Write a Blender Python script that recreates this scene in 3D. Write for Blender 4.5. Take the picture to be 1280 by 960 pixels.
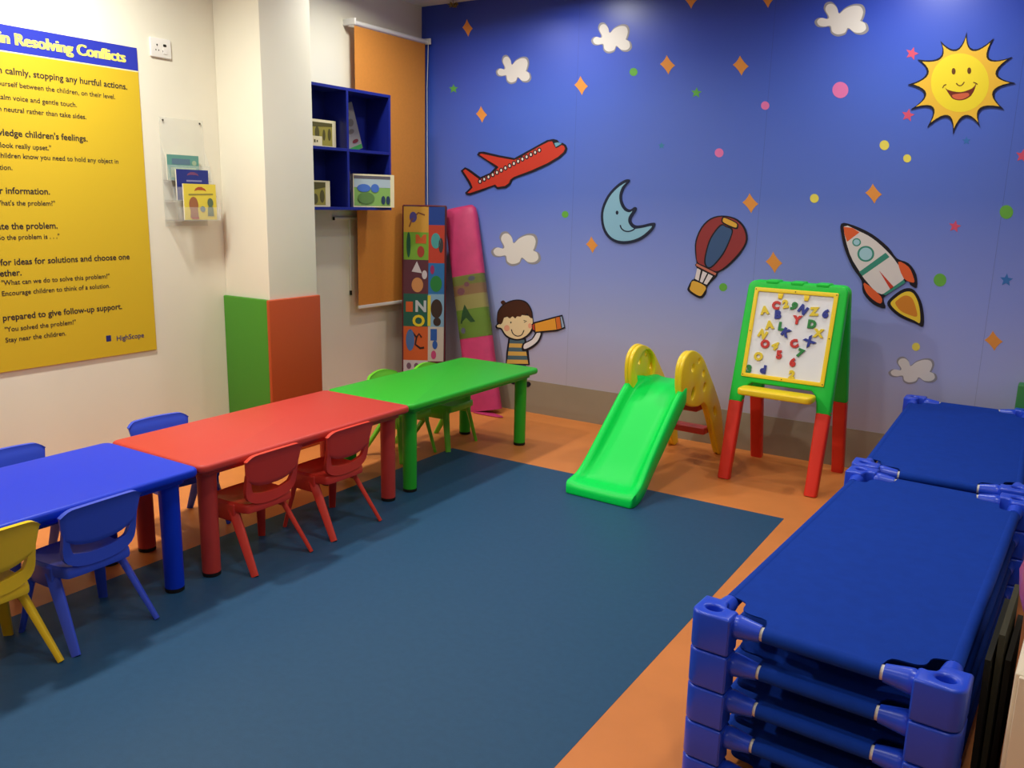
import bpy, bmesh, math, random
from mathutils import Vector, Matrix
for o in list(bpy.data.objects): bpy.data.objects.remove(o)
S = bpy.context.scene
COL = S.collection
random.seed(7)

# ------------------------------------------------------------------ camera
YAW, PITCH, ROLL, FPX, CAMZ = -0.5648, 0.2125, 0.0224, 1060.56, 1.4376
fwd = Vector((math.sin(YAW)*math.cos(PITCH), math.cos(YAW)*math.cos(PITCH), -math.sin(PITCH)))
rgt0 = Vector((math.cos(YAW), -math.sin(YAW), 0)); up0 = rgt0.cross(fwd)
rgt = math.cos(ROLL)*rgt0 + math.sin(ROLL)*up0
upv = -math.sin(ROLL)*rgt0 + math.cos(ROLL)*up0
EYE = Vector((0, 0, CAMZ))
cam = bpy.data.cameras.new('camera'); camo = bpy.data.objects.new('camera', cam); COL.objects.link(camo)
camo.matrix_world = Matrix(((rgt.x, upv.x, -fwd.x, 0), (rgt.y, upv.y, -fwd.y, 0), (rgt.z, upv.z, -fwd.z, CAMZ), (0, 0, 0, 1)))
cam.sensor_fit = 'HORIZONTAL'; cam.sensor_width = 36; cam.lens = FPX*36/1280; cam.clip_start = 0.02
S.camera = camo

def ray(x, y): return fwd + rgt*((x-640)/FPX) - upv*((y-480)/FPX)
def on_plane(x, y, P, n):                    # where the sight line through a pixel meets a real plane
    d = ray(x, y); return EYE + d*((P-EYE).dot(n)/d.dot(n))

# ------------------------------------------------------------------ room measures (metres)
LW, BW, CEIL = -3.925, 4.923, 2.73           # left wall x, mural wall y, ceiling z
RW, REAR = 2.2, -3.0
FL = 0.0008                                  # top of the thin floor mat

# ------------------------------------------------------------------ light
w = bpy.data.worlds.new('world'); S.world = w; w.use_nodes = True
w.node_tree.nodes['Background'].inputs[0].default_value = (1, .95, .88, 1)
w.node_tree.nodes['Background'].inputs[1].default_value = 0.0
S.view_settings.view_transform = 'Standard'; S.view_settings.look = 'None'
S.view_settings.exposure = 0.0; S.view_settings.gamma = 1; S.view_settings.use_curve_mapping = False
LIGHTS = [  # x, y, watts, diameter
    (-3.25, 0.75, 19, .17), (-3.25, 2.10, 35, .17), (-3.30, 3.95, 12, .17),
    (-2.62, 4.40, 8.5, .17), (-0.72, 4.40, 11, .17),
    (-1.45, 1.30, 8, .17), (-1.50, 2.85, 10.5, .17), (-0.05, 2.60, 10, .17), (0.15, 0.60, 9, .17), (-1.8, -0.9, 7, .17)]
for i, (x, y, pw, dm) in enumerate(LIGHTS):
    l = bpy.data.lights.new('downlight_light', 'AREA'); l.shape = 'DISK'; l.size = dm; l.energy = pw
    l.color = (1.0, .985, .895); l.spread = math.radians(165)
    o = bpy.data.objects.new('downlight_light', l); COL.objects.link(o); o.location = (x, y, CEIL-.012)

# ------------------------------------------------------------------ materials
def lin(c): return tuple(((v/255)/12.92 if v/255 <= .04045 else ((v/255+.055)/1.055)**2.4) for v in c)
MATS = {}
def mat(name, rgb, rough=.45, spec=.5, bump=0, bscale=200, var=0, vscale=3, trans=0, metal=0, sheen=0):
    if name in MATS: return MATS[name]
    m = bpy.data.materials.new(name); m.use_nodes = True; nt = m.node_tree; b = nt.nodes['Principled BSDF']
    c = lin(rgb)
    b.inputs['Base Color'].default_value = (*c, 1); b.inputs['Roughness'].default_value = rough
    b.inputs['Specular IOR Level'].default_value = spec; b.inputs['Metallic'].default_value = metal
    if trans: b.inputs['Transmission Weight'].default_value = trans
    if sheen: b.inputs['Sheen Weight'].default_value = sheen
    tc = nt.nodes.new('ShaderNodeTexCoord')
    if var:
        n = nt.nodes.new('ShaderNodeTexNoise'); n.inputs['Scale'].default_value = vscale; n.inputs['Detail'].default_value = 4
        nt.links.new(tc.outputs['Object'], n.inputs['Vector'])
        r = nt.nodes.new('ShaderNodeValToRGB')
        r.color_ramp.elements[0].position = .3; r.color_ramp.elements[1].position = .7
        r.color_ramp.elements[0].color = (*[v*(1-var) for v in c], 1); r.color_ramp.elements[1].color = (*[min(1, v*(1+var)) for v in c], 1)
        nt.links.new(n.outputs['Fac'], r.inputs['Fac']); nt.links.new(r.outputs['Color'], b.inputs['Base Color'])
    if bump:
        n2 = nt.nodes.new('ShaderNodeTexNoise'); n2.inputs['Scale'].default_value = bscale; n2.inputs['Detail'].default_value = 3
        nt.links.new(tc.outputs['Object'], n2.inputs['Vector'])
        bp = nt.nodes.new('ShaderNodeBump'); bp.inputs['Strength'].default_value = bump; bp.inputs['Distance'].default_value = .002
        nt.links.new(n2.outputs['Fac'], bp.inputs['Height']); nt.links.new(bp.outputs['Normal'], b.inputs['Normal'])
    MATS[name] = m; return m

wall_m = mat('wall_paint', (232, 228, 210), .55, .4, .08, 90, .02)
ceil_m = mat('ceiling_paint', (225, 222, 214), .8, .2)
floor_m = mat('orange_vinyl', (214, 130, 66), .45, .3, .04, 120, .05, 5)
mat_m = mat('blue_vinyl', (40, 78, 112), .5, .2, .12, 260, .05, 40)
skirt_m = mat('grey_brown_laminate', (150, 140, 122), .5, .4, 0, 0, .03, 6)
tred = mat('red_table_plastic', (196, 64, 56), .42, .3, .03, 300)
tblue = mat('blue_table_plastic', (10, 54, 208), .42, .25, .03, 300)
tgreen = mat('green_table_plastic', (46, 178, 46), .42, .3, .03, 300)
cred = mat('red_chair_plastic', (216, 58, 44), .40, .4)
cblue = mat('blue_chair_plastic', (56, 84, 214), .40, .4)
cyel = mat('yellow_chair_plastic', (244, 202, 30), .38, .5)
cgreen = mat('light_green_chair_plastic', (112, 205, 48), .38, .5)
black_m = mat('black_rubber', (24, 22, 22), .6, .3)
sgreen = mat('bright_green_plastic', (0, 232, 88), .40, .25)
syel = mat('yellow_toy_plastic', (252, 218, 40), .33, .5)
egreen = mat('easel_green_plastic', (30, 206, 66), .40, .35)
ered = mat('easel_red_plastic', (232, 54, 38), .40, .5)
rred = mat('dark_red_plastic', (190, 52, 46), .4, .5)
white_m = mat('white_plastic', (232, 230, 224), .4, .5)
board_m = mat('whiteboard_gloss', (242, 245, 252), .12, .5)
cotfab = mat('blue_cot_fabric', (12, 58, 162), .8, .15, .35, 700, .06, 30)
cotpl = mat('blue_cot_plastic', (34, 76, 222), .3, .5)
steel_m = mat('white_steel_tube', (225, 222, 210), .4, .5)
orange_blind = mat('orange_blind_fabric', (214, 140, 62), .75, .2, .15, 500, .03, 60)
shelf_m = mat('dark_blue_laminate', (18, 32, 128), .4, .5)
pad_green = mat('green_vinyl_pad', (70, 142, 38), .5, .4, .04, 150)
pad_orange = mat('orange_vinyl_pad', (180, 74, 30), .5, .4, .04, 150)
poster_y = mat('poster_yellow', (208, 176, 36), .5, .35)
poster_b = mat('poster_blue', (40, 52, 170), .5, .35)
ink = mat('poster_ink', (52, 44, 46), .6, .2)
title_y = mat('title_yellow', (240, 225, 110), .5, .3)
dark_m = mat('dark_foam', (44, 42, 34), .8, .2)
cream_m = mat('cream_laminate', (226, 214, 190), .45, .4)
pink_m = mat('pink_satin', (186, 54, 104), .5, .4, .15, 60, .1, 12)
maroon = mat('maroon_piping', (96, 30, 40), .6, .3)
acryl = mat('clear_acrylic', (236, 238, 232), .08, .5)
acryl.node_tree.nodes['Principled BSDF'].inputs['Alpha'].default_value = .14
def C(name, *rgb): return mat('print_'+name, rgb, .55, .3)
OUT = C('outline', 26, 22, 34)

# mural wallpaper: a printed night-to-dusk sky, plus the joints between its sheets
mm = bpy.data.materials.new('mural_wallpaper'); mm.use_nodes = True; nt = mm.node_tree; bs = nt.nodes['Principled BSDF']
bs.inputs['Roughness'].default_value = .36; bs.inputs['Specular IOR Level'].default_value = .55
geo = nt.nodes.new('ShaderNodeNewGeometry'); sep = nt.nodes.new('ShaderNodeSeparateXYZ'); nt.links.new(geo.outputs['Position'], sep.inputs[0])
dv = nt.nodes.new('ShaderNodeMath'); dv.operation = 'DIVIDE'; dv.inputs[1].default_value = CEIL; nt.links.new(sep.outputs['Z'], dv.inputs[0])
rp = nt.nodes.new('ShaderNodeValToRGB'); nt.links.new(dv.outputs[0], rp.inputs['Fac'])
GRAD = [(.08, (182, 176, 190)), (.22, (170, 176, 224)), (.36, (138, 154, 228)), (.55, (90, 118, 212)), (.75, (66, 100, 210)), (.90, (46, 76, 198)), (1, (32, 54, 158))]
els = rp.color_ramp.elements
els[0].position, els[0].color = GRAD[0][0], (*lin(GRAD[0][1]), 1); els[1].position, els[1].color = GRAD[-1][0], (*lin(GRAD[-1][1]), 1)
for ps, c in GRAD[1:-1]:
    e = els.new(ps); e.color = (*lin(c), 1)
def mth(op, a, b):
    n = nt.nodes.new('ShaderNodeMath'); n.operation = op
    for i, v in enumerate((a, b)):
        if isinstance(v, (int, float)): n.inputs[i].default_value = v
        else: nt.links.new(v, n.inputs[i])
    return n.outputs[0]
fr = mth('FRACT', mth('DIVIDE', mth('ADD', sep.outputs['X'], 2.688 + 1.209*4), 1.209), 0)
seam = mth('LESS_THAN', fr, .0022)
mix = nt.nodes.new('ShaderNodeMix'); mix.data_type = 'RGBA'; mix.blend_type = 'MULTIPLY'
nt.links.new(mth('MULTIPLY', seam, .3), mix.inputs['Factor']); nt.links.new(rp.outputs['Color'], mix.inputs['A']); mix.inputs['B'].default_value = (.1, .1, .2, 1)
nt.links.new(mix.outputs['Result'], bs.inputs['Base Color'])

# ------------------------------------------------------------------ mesh helpers
def inset(poly, d):
    n = len(poly); out = []
    area = sum(poly[i][0]*poly[(i+1) % n][1]-poly[(i+1) % n][0]*poly[i][1] for i in range(n))
    sg = 1 if area > 0 else -1
    for i in range(n):
        a, b, c = poly[i-1], poly[i], poly[(i+1) % n]
        e1 = Vector((b[0]-a[0], b[1]-a[1])); e2 = Vector((c[0]-b[0], c[1]-b[1]))
        if e1.length < 1e-9 or e2.length < 1e-9: out.append(tuple(b)); continue
        e1.normalize(); e2.normalize()
        n1 = Vector((-e1.y, e1.x))*sg; n2 = Vector((-e2.y, e2.x))*sg
        m = n1+n2
        if m.length < 1e-6: out.append(tuple(b)); continue
        m.normalize(); k = d/max(.45, m.dot(n1)); out.append((b[0]+m.x*k, b[1]+m.y*k))
    return out
def spline(pts, k=5, closed=True):
    n = len(pts); out = []
    for i in range(n if closed else n-1):
        if closed: p0, p1, p2, p3 = pts[i-1], pts[i], pts[(i+1) % n], pts[(i+2) % n]
        else: p0, p1, p2, p3 = pts[max(0, i-1)], pts[i], pts[i+1], pts[min(n-1, i+2)]
        for j in range(k):
            t = j/k
            out.append(tuple(.5*((2*b)+(c-a)*t+(2*a-5*b+4*c-d)*t*t+(-a+3*b-3*c+d)*t**3) for a, b, c, d in zip(p0, p1, p2, p3)))
    if not closed: out.append(tuple(pts[-1]))
    return out
def rrect(w, h, r, n=5, cx=0, cy=0):
    out = []
    for sx, sy, a0 in ((1, 1, 0), (-1, 1, 90), (-1, -1, 180), (1, -1, 270)):
        for j in range(n+1):
            a = math.radians(a0+90*j/n); out.append((cx+sx*(w/2-r)+r*math.cos(a), cy+sy*(h/2-r)+r*math.sin(a)))
    return out
def ell(cx, cy, rx, ry=None, n=24, rot=0):
    ry = ry or rx; c, s = math.cos(rot), math.sin(rot)
    return [(cx+rx*math.cos(t)*c-ry*math.sin(t)*s, cy+rx*math.cos(t)*s+ry*math.sin(t)*c) for t in [2*math.pi*i/n for i in range(n)]]

class MB:
    def __init__(s): s.bm = bmesh.new(); s.mi = 0
    def face(s, vs):
        try:
            f = s.bm.faces.new(vs); f.material_index = s.mi; return f
        except ValueError: return None
    def loft(s, rings, caps=True, closed=True):
        R = [[s.bm.verts.new(p) for p in r] for r in rings]; n = len(R[0])
        for a, b in zip(R, R[1:]):
            for i in range(n if closed else n-1):
                j = (i+1) % n; s.face((a[i], a[j], b[j], b[i]))
        if caps: s.face(R[0][::-1]); s.face(R[-1])
        return s
    def slab(s, poly, t, M=Matrix(), r=0, holes=(), k=3, z0=0):      # prism with rounded rims, optional holes
        lv = [(0, 0), (0, t)] if r <= 0 else [(r*(1-math.sin(a)), r*(1-math.cos(a))) for a in [math.pi/2*i/k for i in range(k+1)]] + \
            [(r*(1-math.sin(a)), t-r*(1-math.cos(a))) for a in [math.pi/2*(k-i)/k for i in range(k+1)]]
        caps = []
        for q, sg in [(poly, 1)]+[(h, -1) for h in holes]:
            rings = []
            for d, z in lv:
                pp = inset(q, d*sg) if d > 1e-9 else q
                rings.append([s.bm.verts.new(M @ Vector((p[0], p[1], z0+z))) for p in pp])
            n = len(q)
            for a, b in zip(rings, rings[1:]):
                for i in range(n):
                    j = (i+1) % n; s.face((a[i], a[j], b[j], b[i]))
            caps.append((rings[0], rings[-1]))
        if not holes:
            s.face(caps[0][0][::-1]); s.face(caps[0][1])
        else:
            for side in (0, 1):
                ed = []
                for c in caps:
                    L = c[side]; n = len(L)
                    for i in range(n):
                        e = s.bm.edges.get((L[i], L[(i+1) % n])) or s.bm.edges.new((L[i], L[(i+1) % n])); ed.append(e)
                g = bmesh.ops.triangle_fill(s.bm, use_beauty=True, use_dissolve=False, edges=ed)
                for f in g['geom']:
                    if isinstance(f, bmesh.types.BMFace): f.material_index = s.mi
        return s
    def box(s, c, sz, r=0, M=Matrix(), rc=None):
        r = min(r, min(sz)/2.05)
        T = M @ Matrix.Translation((c[0], c[1], c[2]-sz[2]/2))
        p = rrect(sz[0], sz[1], rc if rc else max(r, .0002), 4 if (rc or r) else 1) if (r or rc) else [(-sz[0]/2, -sz[1]/2), (sz[0]/2, -sz[1]/2), (sz[0]/2, sz[1]/2), (-sz[0]/2, sz[1]/2)]
        return s.slab(p, sz[2], T, r)
    def tube(s, pts, rad, n=12, sec=None, up=Vector((0, 0, 1)), caps=True):   # sec: 2-D section (list) scaled per point by rad
        pts = [Vector(p) for p in pts]; rings = []
        for i, p in enumerate(pts):
            d = (pts[min(i+1, len(pts)-1)]-pts[max(i-1, 0)]).normalized()
            a = d.cross(up)
            if a.length < 1e-4: a = d.cross(Vector((1, 0, 0)))
            a.normalize(); b = a.cross(d)
            r = rad[i] if isinstance(rad, (list, tuple)) else rad
            if sec: rings.append([p+a*(q[0]*r)+b*(q[1]*r) for q in sec])
            else: rings.append([p+(a*math.cos(2*math.pi*j/n)+b*math.sin(2*math.pi*j/n))*r for j in range(n)])
        return s.loft(rings, caps)
    def lathe(s, prof, n=24, M=Matrix()):
        return s.loft([[M @ Vector((r*math.cos(2*math.pi*j/n), r*math.sin(2*math.pi*j/n), z)) for j in range(n)] for r, z in prof])
    def build(s, name, mats, parent=None, smooth=40, loc=None):
        bmesh.ops.recalc_face_normals(s.bm, faces=s.bm.faces[:])
        me = bpy.data.meshes.new(name); s.bm.to_mesh(me); s.bm.free()
        for m in (mats if isinstance(mats, (list, tuple)) else [mats]): me.materials.append(m)
        if smooth:
            me.polygons.foreach_set('use_smooth', [True]*len(me.polygons)); me.set_sharp_from_angle(angle=math.radians(smooth))
        o = bpy.data.objects.new(name, me); COL.objects.link(o)
        if parent: o.parent = parent
        if loc: o.location = loc
        return o
def tag(o, label=None, cat=None, group=None, kind=None):
    if label: o['label'] = label
    if cat: o['category'] = cat
    if group: o['group'] = group
    if kind: o['kind'] = kind
    return o
def thing(name, loc, label, cat, group=None, rz=0):
    o = bpy.data.objects.new(name, None); COL.objects.link(o); o.location = loc; o.rotation_euler = (0, 0, rz); o.empty_display_size = .1
    return tag(o, label, cat, group)
def children(o): return [c for c in bpy.data.objects if c.parent == o]
def dup(o, parent=None):
    c = o.copy(); COL.objects.link(c)
    if parent: c.parent = parent
    for ch in children(o): dup(ch, c)
    return c
def struct(name, mb, m, parent=None, **k):
    o = mb.build(name, m, parent, **k); o['kind'] = 'structure'; return o
_txt = {}
def text_mesh(body, size, extrude=0, offset=0, fat=0, bevel=0, align='LEFT', res=3):
    cu = bpy.data.curves.new('lettering', 'FONT'); cu.body = body; cu.size = size; cu.extrude = extrude; cu.offset = offset; cu.bevel_depth = bevel
    cu.align_x = align; cu.resolution_u = res
    o = bpy.data.objects.new('lettering', cu); COL.objects.link(o)
    dg = bpy.context.evaluated_depsgraph_get(); me = bpy.data.meshes.new_from_object(o.evaluated_get(dg))
    bpy.data.objects.remove(o); bpy.data.curves.remove(cu)
    return me
def add_mesh(mb, me, M):
    vs = [mb.bm.verts.new(M @ v.co) for v in me.vertices]
    for p in me.polygons: mb.face([vs[i] for i in p.vertices])

# ------------------------------------------------------------------ the room
struct('floor', MB().box(((LW+RW)/2, (REAR+BW)/2, -.05), (RW-LW, BW-REAR, .1)), floor_m)
struct('ceiling', MB().box(((LW+RW)/2, (REAR+BW)/2, CEIL+.05), (RW-LW, BW-REAR, .1)), ceil_m)
struct('wall_left', MB().box((LW-.05, (REAR+BW)/2, CEIL/2), (.1, BW-REAR, CEIL)), wall_m)
struct('wall_back', MB().box(((LW+RW)/2, BW+.05, CEIL/2), (RW-LW+.2, .1, CEIL)), mm)
struct('wall_right', MB().box((RW+.05, (REAR+BW)/2, CEIL/2), (.1, BW-REAR, CEIL)), wall_m)
struct('wall_front', MB().box(((LW+RW)/2, REAR-.05, CEIL/2), (RW-LW+.2, .1, CEIL)), wall_m)
struct('baseboard_back', MB().box(((LW+RW)/2, BW-.002, .114), (RW-LW, .004, .228)), skirt_m)
# pillar standing out from the left wall
PX0, PX1, PY0, PY1 = LW, -3.572, 3.165, 3.518
struct('trim_1', MB().box(((PX0+PX1)/2, (PY0+PY1)/2, CEIL/2), (PX1-PX0, PY1-PY0, CEIL), .004), wall_m)
bpy.data.objects['trim_1']['label'] = 'cream square pillar standing out from the left wall'

# floor mat
tag(MB().box(((-2.873-.930)/2, (3.892+REAR+.3)/2, FL/2), (2.873-.930, 3.892-REAR-.3, FL)).build('floor_mat', mat_m, smooth=0),
    'large dark blue vinyl play mat laid on the orange floor', 'floor mat')

# wall pads on the pillar
o = thing('wall_pad', ((PX0+PX1)/2, PY0-.011, 0), 'green vinyl wall pad on the near face of the pillar', 'wall pad')
MB().box((0, 0, .443), (PX1-PX0, .022, .884), .006).build('pad', pad_green, o)
o = thing('wall_pad', (PX1+.011, (PY0+PY1)/2, 0), 'orange vinyl wall pad on the pillar face towards the room', 'wall pad')
MB().box((0, -.011, .443), (.022, PY1-PY0+.03, .884), .006).build('pad', pad_orange, o)

# ceiling downlights
ring_m = mat('downlight_trim', (236, 236, 232), .4, .5)
lens = bpy.data.materials.new('downlight_lens'); lens.use_nodes = True
lb = lens.node_tree.nodes['Principled BSDF']; lb.inputs['Emission Color'].default_value = (1, .93, .82, 1); lb.inputs['Emission Strength'].default_value = 3
ref = thing('ceiling_downlight', (0, 0, CEIL), 'round recessed ceiling downlight with a white trim ring', 'ceiling light', 'recessed downlights')
MB().lathe([(.088, 0), (.105, 0), (.105, -.004), (.100, -.008), (.088, -.008)]).build('trim_ring', ring_m, ref)
MB().lathe([(.0001, -.001), (.087, -.001), (.087, -.004), (.0001, -.004)]).build('diffuser', lens, ref)
for i, (x, y, pw, dm) in enumerate(LIGHTS):
    d = ref if i == 0 else dup(ref); d.location = (x, y, CEIL)

# ------------------------------------------------------------------ tables
TW, TL, TH = .568, 1.198, .470
TX, TY0 = -3.085, .6805
def make_table(m, label):
    t = thing('table', (0, 0, 0), label, 'table', 'low plastic tables')
    mb = MB().slab(rrect(TW, TL, .035, 6), .034, Matrix.Translation((0, 0, TH-.034)), .013)
    mb.slab(rrect(TW-.07, TL-.07, .03, 4), .024, Matrix.Translation((0, 0, TH-.056)), .004)
    mb.build('tabletop', m, t)
    for sx in (-1, 1):
        for sy in (-1, 1):
            x, y = sx*(TW/2-.0814), sy*(TL/2-.0814)
            g = MB().lathe([(.030, .014), (.0345, .016), (.036, .39), (.039, .41), (.040, TH-.055)], 20).build('leg', m, t, loc=(x, y, FL))
            MB().lathe([(.0325, 0), (.0345, .002), (.0345, .016), (.031, .018)], 20).build('foot_cap', black_m, g)
    return t
for i, (m, lab) in enumerate([(tblue, 'blue rectangular low plastic table nearest in the row'),
                              (tred, 'red rectangular low plastic table in the middle of the row'),
                              (tgreen, 'green rectangular low plastic table at the mural end of the row')]):
    t = make_table(m, lab); t.location = (TX+TW/2, TY0+1.2*(i+.5), 0)

# ------------------------------------------------------------------ chairs (local: back towards +x)
def make_chair(m, rounded=0):
    t = thing('chair', (0, 0, 0), 'chair', 'chair')
    # seat: dished top with a deep skirt on the sides
    mb = MB()
    out = spline([(-.150, -.095), (-.135, -.122), (-.05, -.130), (.065, -.118), (.085, -.09), (.088, 0), (.085, .09), (.065, .118), (-.05, .130), (-.135, .122), (-.150, .095), (-.156, 0)], 4)
    rings = []
    for sc, z in ((.93, .226), (.985, .229), (1, .236), (1, .252), (.985, .262), (.95, .266), (.88, .264), (.6, .259), (.3, .257), (.02, .257)):
        rings.append([(x*sc-.03*(1-sc), y*sc, z) for x, y in out])
    mb.loft(rings); mb.build('seat', m, t, 50)
    for sy in (-1, 1): MB().box((-.050, sy*.120, .222), (.145, .022, .076), .008).build('seat_skirt', m, t)
    # backrest shell, curved in plan and leaning back
    def bx(y, z): return .082+(z-.25)*.20-.42*y*y+.004*max(0, (z-.44)/.036)
    mb = MB(); NZ, NY = 14, 26; G = {}
    for side, off in ((0, -.007), (1, .007)):
        for i in range(NZ+1):
            for j in range(NY+1):
                s_ = -1+2*j/NY; t_ = i/NZ
                bot = .332+.036*abs(s_)**3
                top = .476-.005*s_*s_-.020*(max(0, abs(s_)-.72)/.28)**2-rounded*.030*s_*s_
                z = bot+(top-bot)*t_
                hw = .122+.020*min(1, max(0, (z-.33)/.12))
                y = s_*hw
                thin = off*(1 if 0 < i < NZ and 0 < j < NY else .45)
                if i == NZ: thin = off*1.3
                G[side, i, j] = mb.bm.verts.new((bx(y, z)+thin, y, z))
    for i in range(NZ):
        for j in range(NY):
            mb.face((G[0, i, j], G[0, i+1, j], G[0, i+1, j+1], G[0, i, j+1])); mb.face((G[1, i, j], G[1, i, j+1], G[1, i+1, j+1], G[1, i+1, j]))
    for i in range(NZ):
        for j in (0, NY): mb.face((G[0, i, j], G[1, i, j], G[1, i+1, j], G[0, i+1, j]))
    for j in range(NY):
        for i in (0, NZ): mb.face((G[0, i, j], G[0, i, j+1], G[1, i, j+1], G[1, i, j]))
    # thickened rim along the top edge, uprights and the U band below the opening
    path = []
    for y, z in spline([(-.118, .392), (-.118, .365), (-.115, .330), (-.102, .298), (-.056, .281), (0, .277), (.056, .281), (.102, .298), (.115, .330), (.118, .365), (.118, .392)], 3, False):
        path.append(Vector((bx(y, max(z, .25))-.003, y, z)))
    rings = []
    for i, p in enumerate(path):
        d = (path[min(i+1, len(path)-1)]-path[max(0, i-1)]).normalized(); nx = Vector((1, 0, 0)); b = d.cross(nx).normalized()
        hh = .0115+.0095*min(1, max(0, (min(i, len(path)-1-i)-4)/7))
        rings.append([p+nx*.008+b*hh, p+nx*.008-b*hh, p-nx*.008-b*hh, p-nx*.008+b*hh])
    mb.loft(rings)
    mb.build('backrest', m, t, 50)
    sec = [(q[0], q[1]) for q in rrect(2, 1.1, .35, 2)]
    for sy in (-1, 1):
        for top, foot, r0, r1 in (((-.002, sy*.114, .235), (.150, sy*.148, 0), .021, .014), ((-.105, sy*.112, .225), (-.150, sy*.148, 0), .021, .015)):
            a, b = Vector(top), Vector(foot)
            rad = Vector((math.copysign(1, foot[0]), sy, 0))
            pts = [a.lerp(b, k/5) for k in range(6)]
            MB().tube(pts, [r0+(r1-r0)*k/5 for k in range(6)], sec=sec, up=rad).build('leg', m, t, loc=(0, 0, FL))
    return t
CH = {}
def chair(key, m, x, y, rz, label, group, rounded=0, z=0):
    if key not in CH: CH[key] = make_chair(m, rounded); t = CH[key]
    else: t = dup(CH[key])
    t.location = (x, y, z); t.rotation_euler = (0, 0, rz); tag(t, label, 'chair', group); return t
R = math.radians
chair('red', cred, -2.595, 2.190, 0, 'red plastic child chair tucked under the red table, nearer to the blue table', 'red chairs')
chair('red', cred, -2.595, 2.617, 0, 'red plastic child chair tucked under the red table, nearer to the green table', 'red chairs')
chair('blue', cblue, -2.604, 1.472, R(2), 'blue plastic child chair on the rug side of the blue table', 'blue chairs')
chair('yellow', cyel, -2.606, 1.135, R(1), 'yellow plastic child chair at the left edge of the photo', 'yellow chairs')
chair('blue', cblue, -3.135, 2.215, R(176), 'blue plastic child chair behind the near end of the red table', 'blue chairs', z=-FL)
chair('blue', cblue, -3.155, 1.585, R(180), 'blue plastic child chair on the wall side of the blue table', 'blue chairs', z=-FL)
chair('green', cgreen, -3.060, 3.625, R(180), 'light green plastic child chair behind the green table, nearer to the pillar', 'light green chairs', 1, z=-FL)
chair('green', cgreen, -3.000, 3.955, R(182), 'light green plastic child chair behind the green table, nearer to the leaning mat packs', 'light green chairs', 1, z=-FL)

# ------------------------------------------------------------------ stacked cots
CW, CL, PITCHZ = .508, 1.400, .098
def make_cot():
    t = thing('cot', (0, 0, 0), 'cot', 'cot')
    zt = .066
    # fabric: sheet with scooped corners and hems wrapped round the four tubes
    a, b = .125, .115
    q = []
    for sx, sy in ((-1, -1), (1, -1), (1, 1), (-1, 1)):
        cx, cy = sx*CW/2, sy*CL/2
        pts = [(cx-sx*a, cy), (cx-sx*(a-.012), cy-sy*.045), (cx-sx*.068, cy-sy*.050), (cx-sx*.048, cy-sy*.066), (cx-sx*.040, cy-sy*(b-.012)), (cx, cy-sy*b)]
        pts = spline(pts, 3, False)
        if sx*sy > 0: pts = pts[::-1]
        q += pts
    # order: start near-left going counter-clockwise
    mb = MB()
    n = len(q); c = (0, 0)
    top = []
    def zsag(x, y): return zt+.017-.014*(1-(2*x/CW)**2)*(1-(2*y/CL)**4)
    for off in (0, -.003):
        rings = []
        for sc in (1, .93, .8, .6, .35, .02):
            rings.append([(x*sc, y*sc, zsag(x*sc, y*sc)+off) for x, y in q])
        mb.loft(rings, True)
    for sx in (-1, 1): mb.tube([(sx*CW/2, -CL/2+b, zt), (sx*CW/2, CL/2-b, zt)], .0185, 14)
    for sy in (-1, 1): mb.tube([(-CW/2+a, sy*CL/2, zt), (CW/2-a, sy*CL/2, zt)], .0185, 14)
    mb.build('fabric_bed', cotfab, t, 50)
    mb = MB()
    for sx in (-1, 1): mb.tube([(sx*CW/2, -CL/2+.05, zt), (sx*CW/2, CL/2-.05, zt)], .0135, 12)
    for sy in (-1, 1): mb.tube([(-CW/2+.05, sy*CL/2, zt), (CW/2-.05, sy*CL/2, zt)], .0165, 12)
    mb.build('tube_frame', steel_m, t)
    for sx in (-1, 1):
        for sy in (-1, 1):
            ol = []
            for k in range(7):
                an = math.pi+math.pi/2*k/6; ol.append((-.045+.030+.030*math.cos(an), -.045+.030+.030*math.sin(an)))
            ol += [(.052, -.045), (.056, -.041), (.056, .012), (.050, .018), (.038, .016), (.024, .022), (.018, .038), (.018, .050), (.012, .056), (-.041, .056), (-.045, .052)]
            ol = [(x*-sx, y*-sy) for x, y in ol]
            hole = ell(0, 0, .020, .016, 16)
            mb = MB().slab(ol, PITCHZ-.002, Matrix.Translation((0, 0, .001)), .007, [hole], 3)
            mb.tube([(-sx*.05, 0, zt), (-sx*.062, 0, zt), (-sx*.07, 0, zt), (-sx*.118, 0, zt)], [.026, .029, .028, .0205], 16)
            mb.tube([(0, -sy*.05, zt), (0, -sy*.06, zt), (0, -sy*.11, zt)], [.024, .025, .020], 16)
            mb.build('corner_foot', cotpl, t, loc=(sx*CW/2, sy*CL/2, 0))
    return t
cot0 = make_cot()
# stack centres from the two corner holes nearest the camera
def stack(cx, cy, rz, where, first=False):
    names = ['bottom', 'fourth from the top', 'middle', 'second from the top', 'topmost']
    for k in range(5):
        t = cot0 if (first and k == 0) else dup(cot0)
        t.location = (cx, cy, k*PITCHZ); t.rotation_euler = (0, 0, rz)
        tag(t, 'blue fabric stacking cot, %s in the %s stack' % (names[k], where), 'cot', 'stacked cots')
rA = R(-3.0)
cA = Vector((-.588-.081-.520-.006, 1.868+1.845+3.266+3.227))/4
stack(cA.x, cA.y, rA, 'nearer', True)
rB = R(0.6)
stack(-.276, 3.362+CL/2+.008, rB, 'farther')

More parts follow.
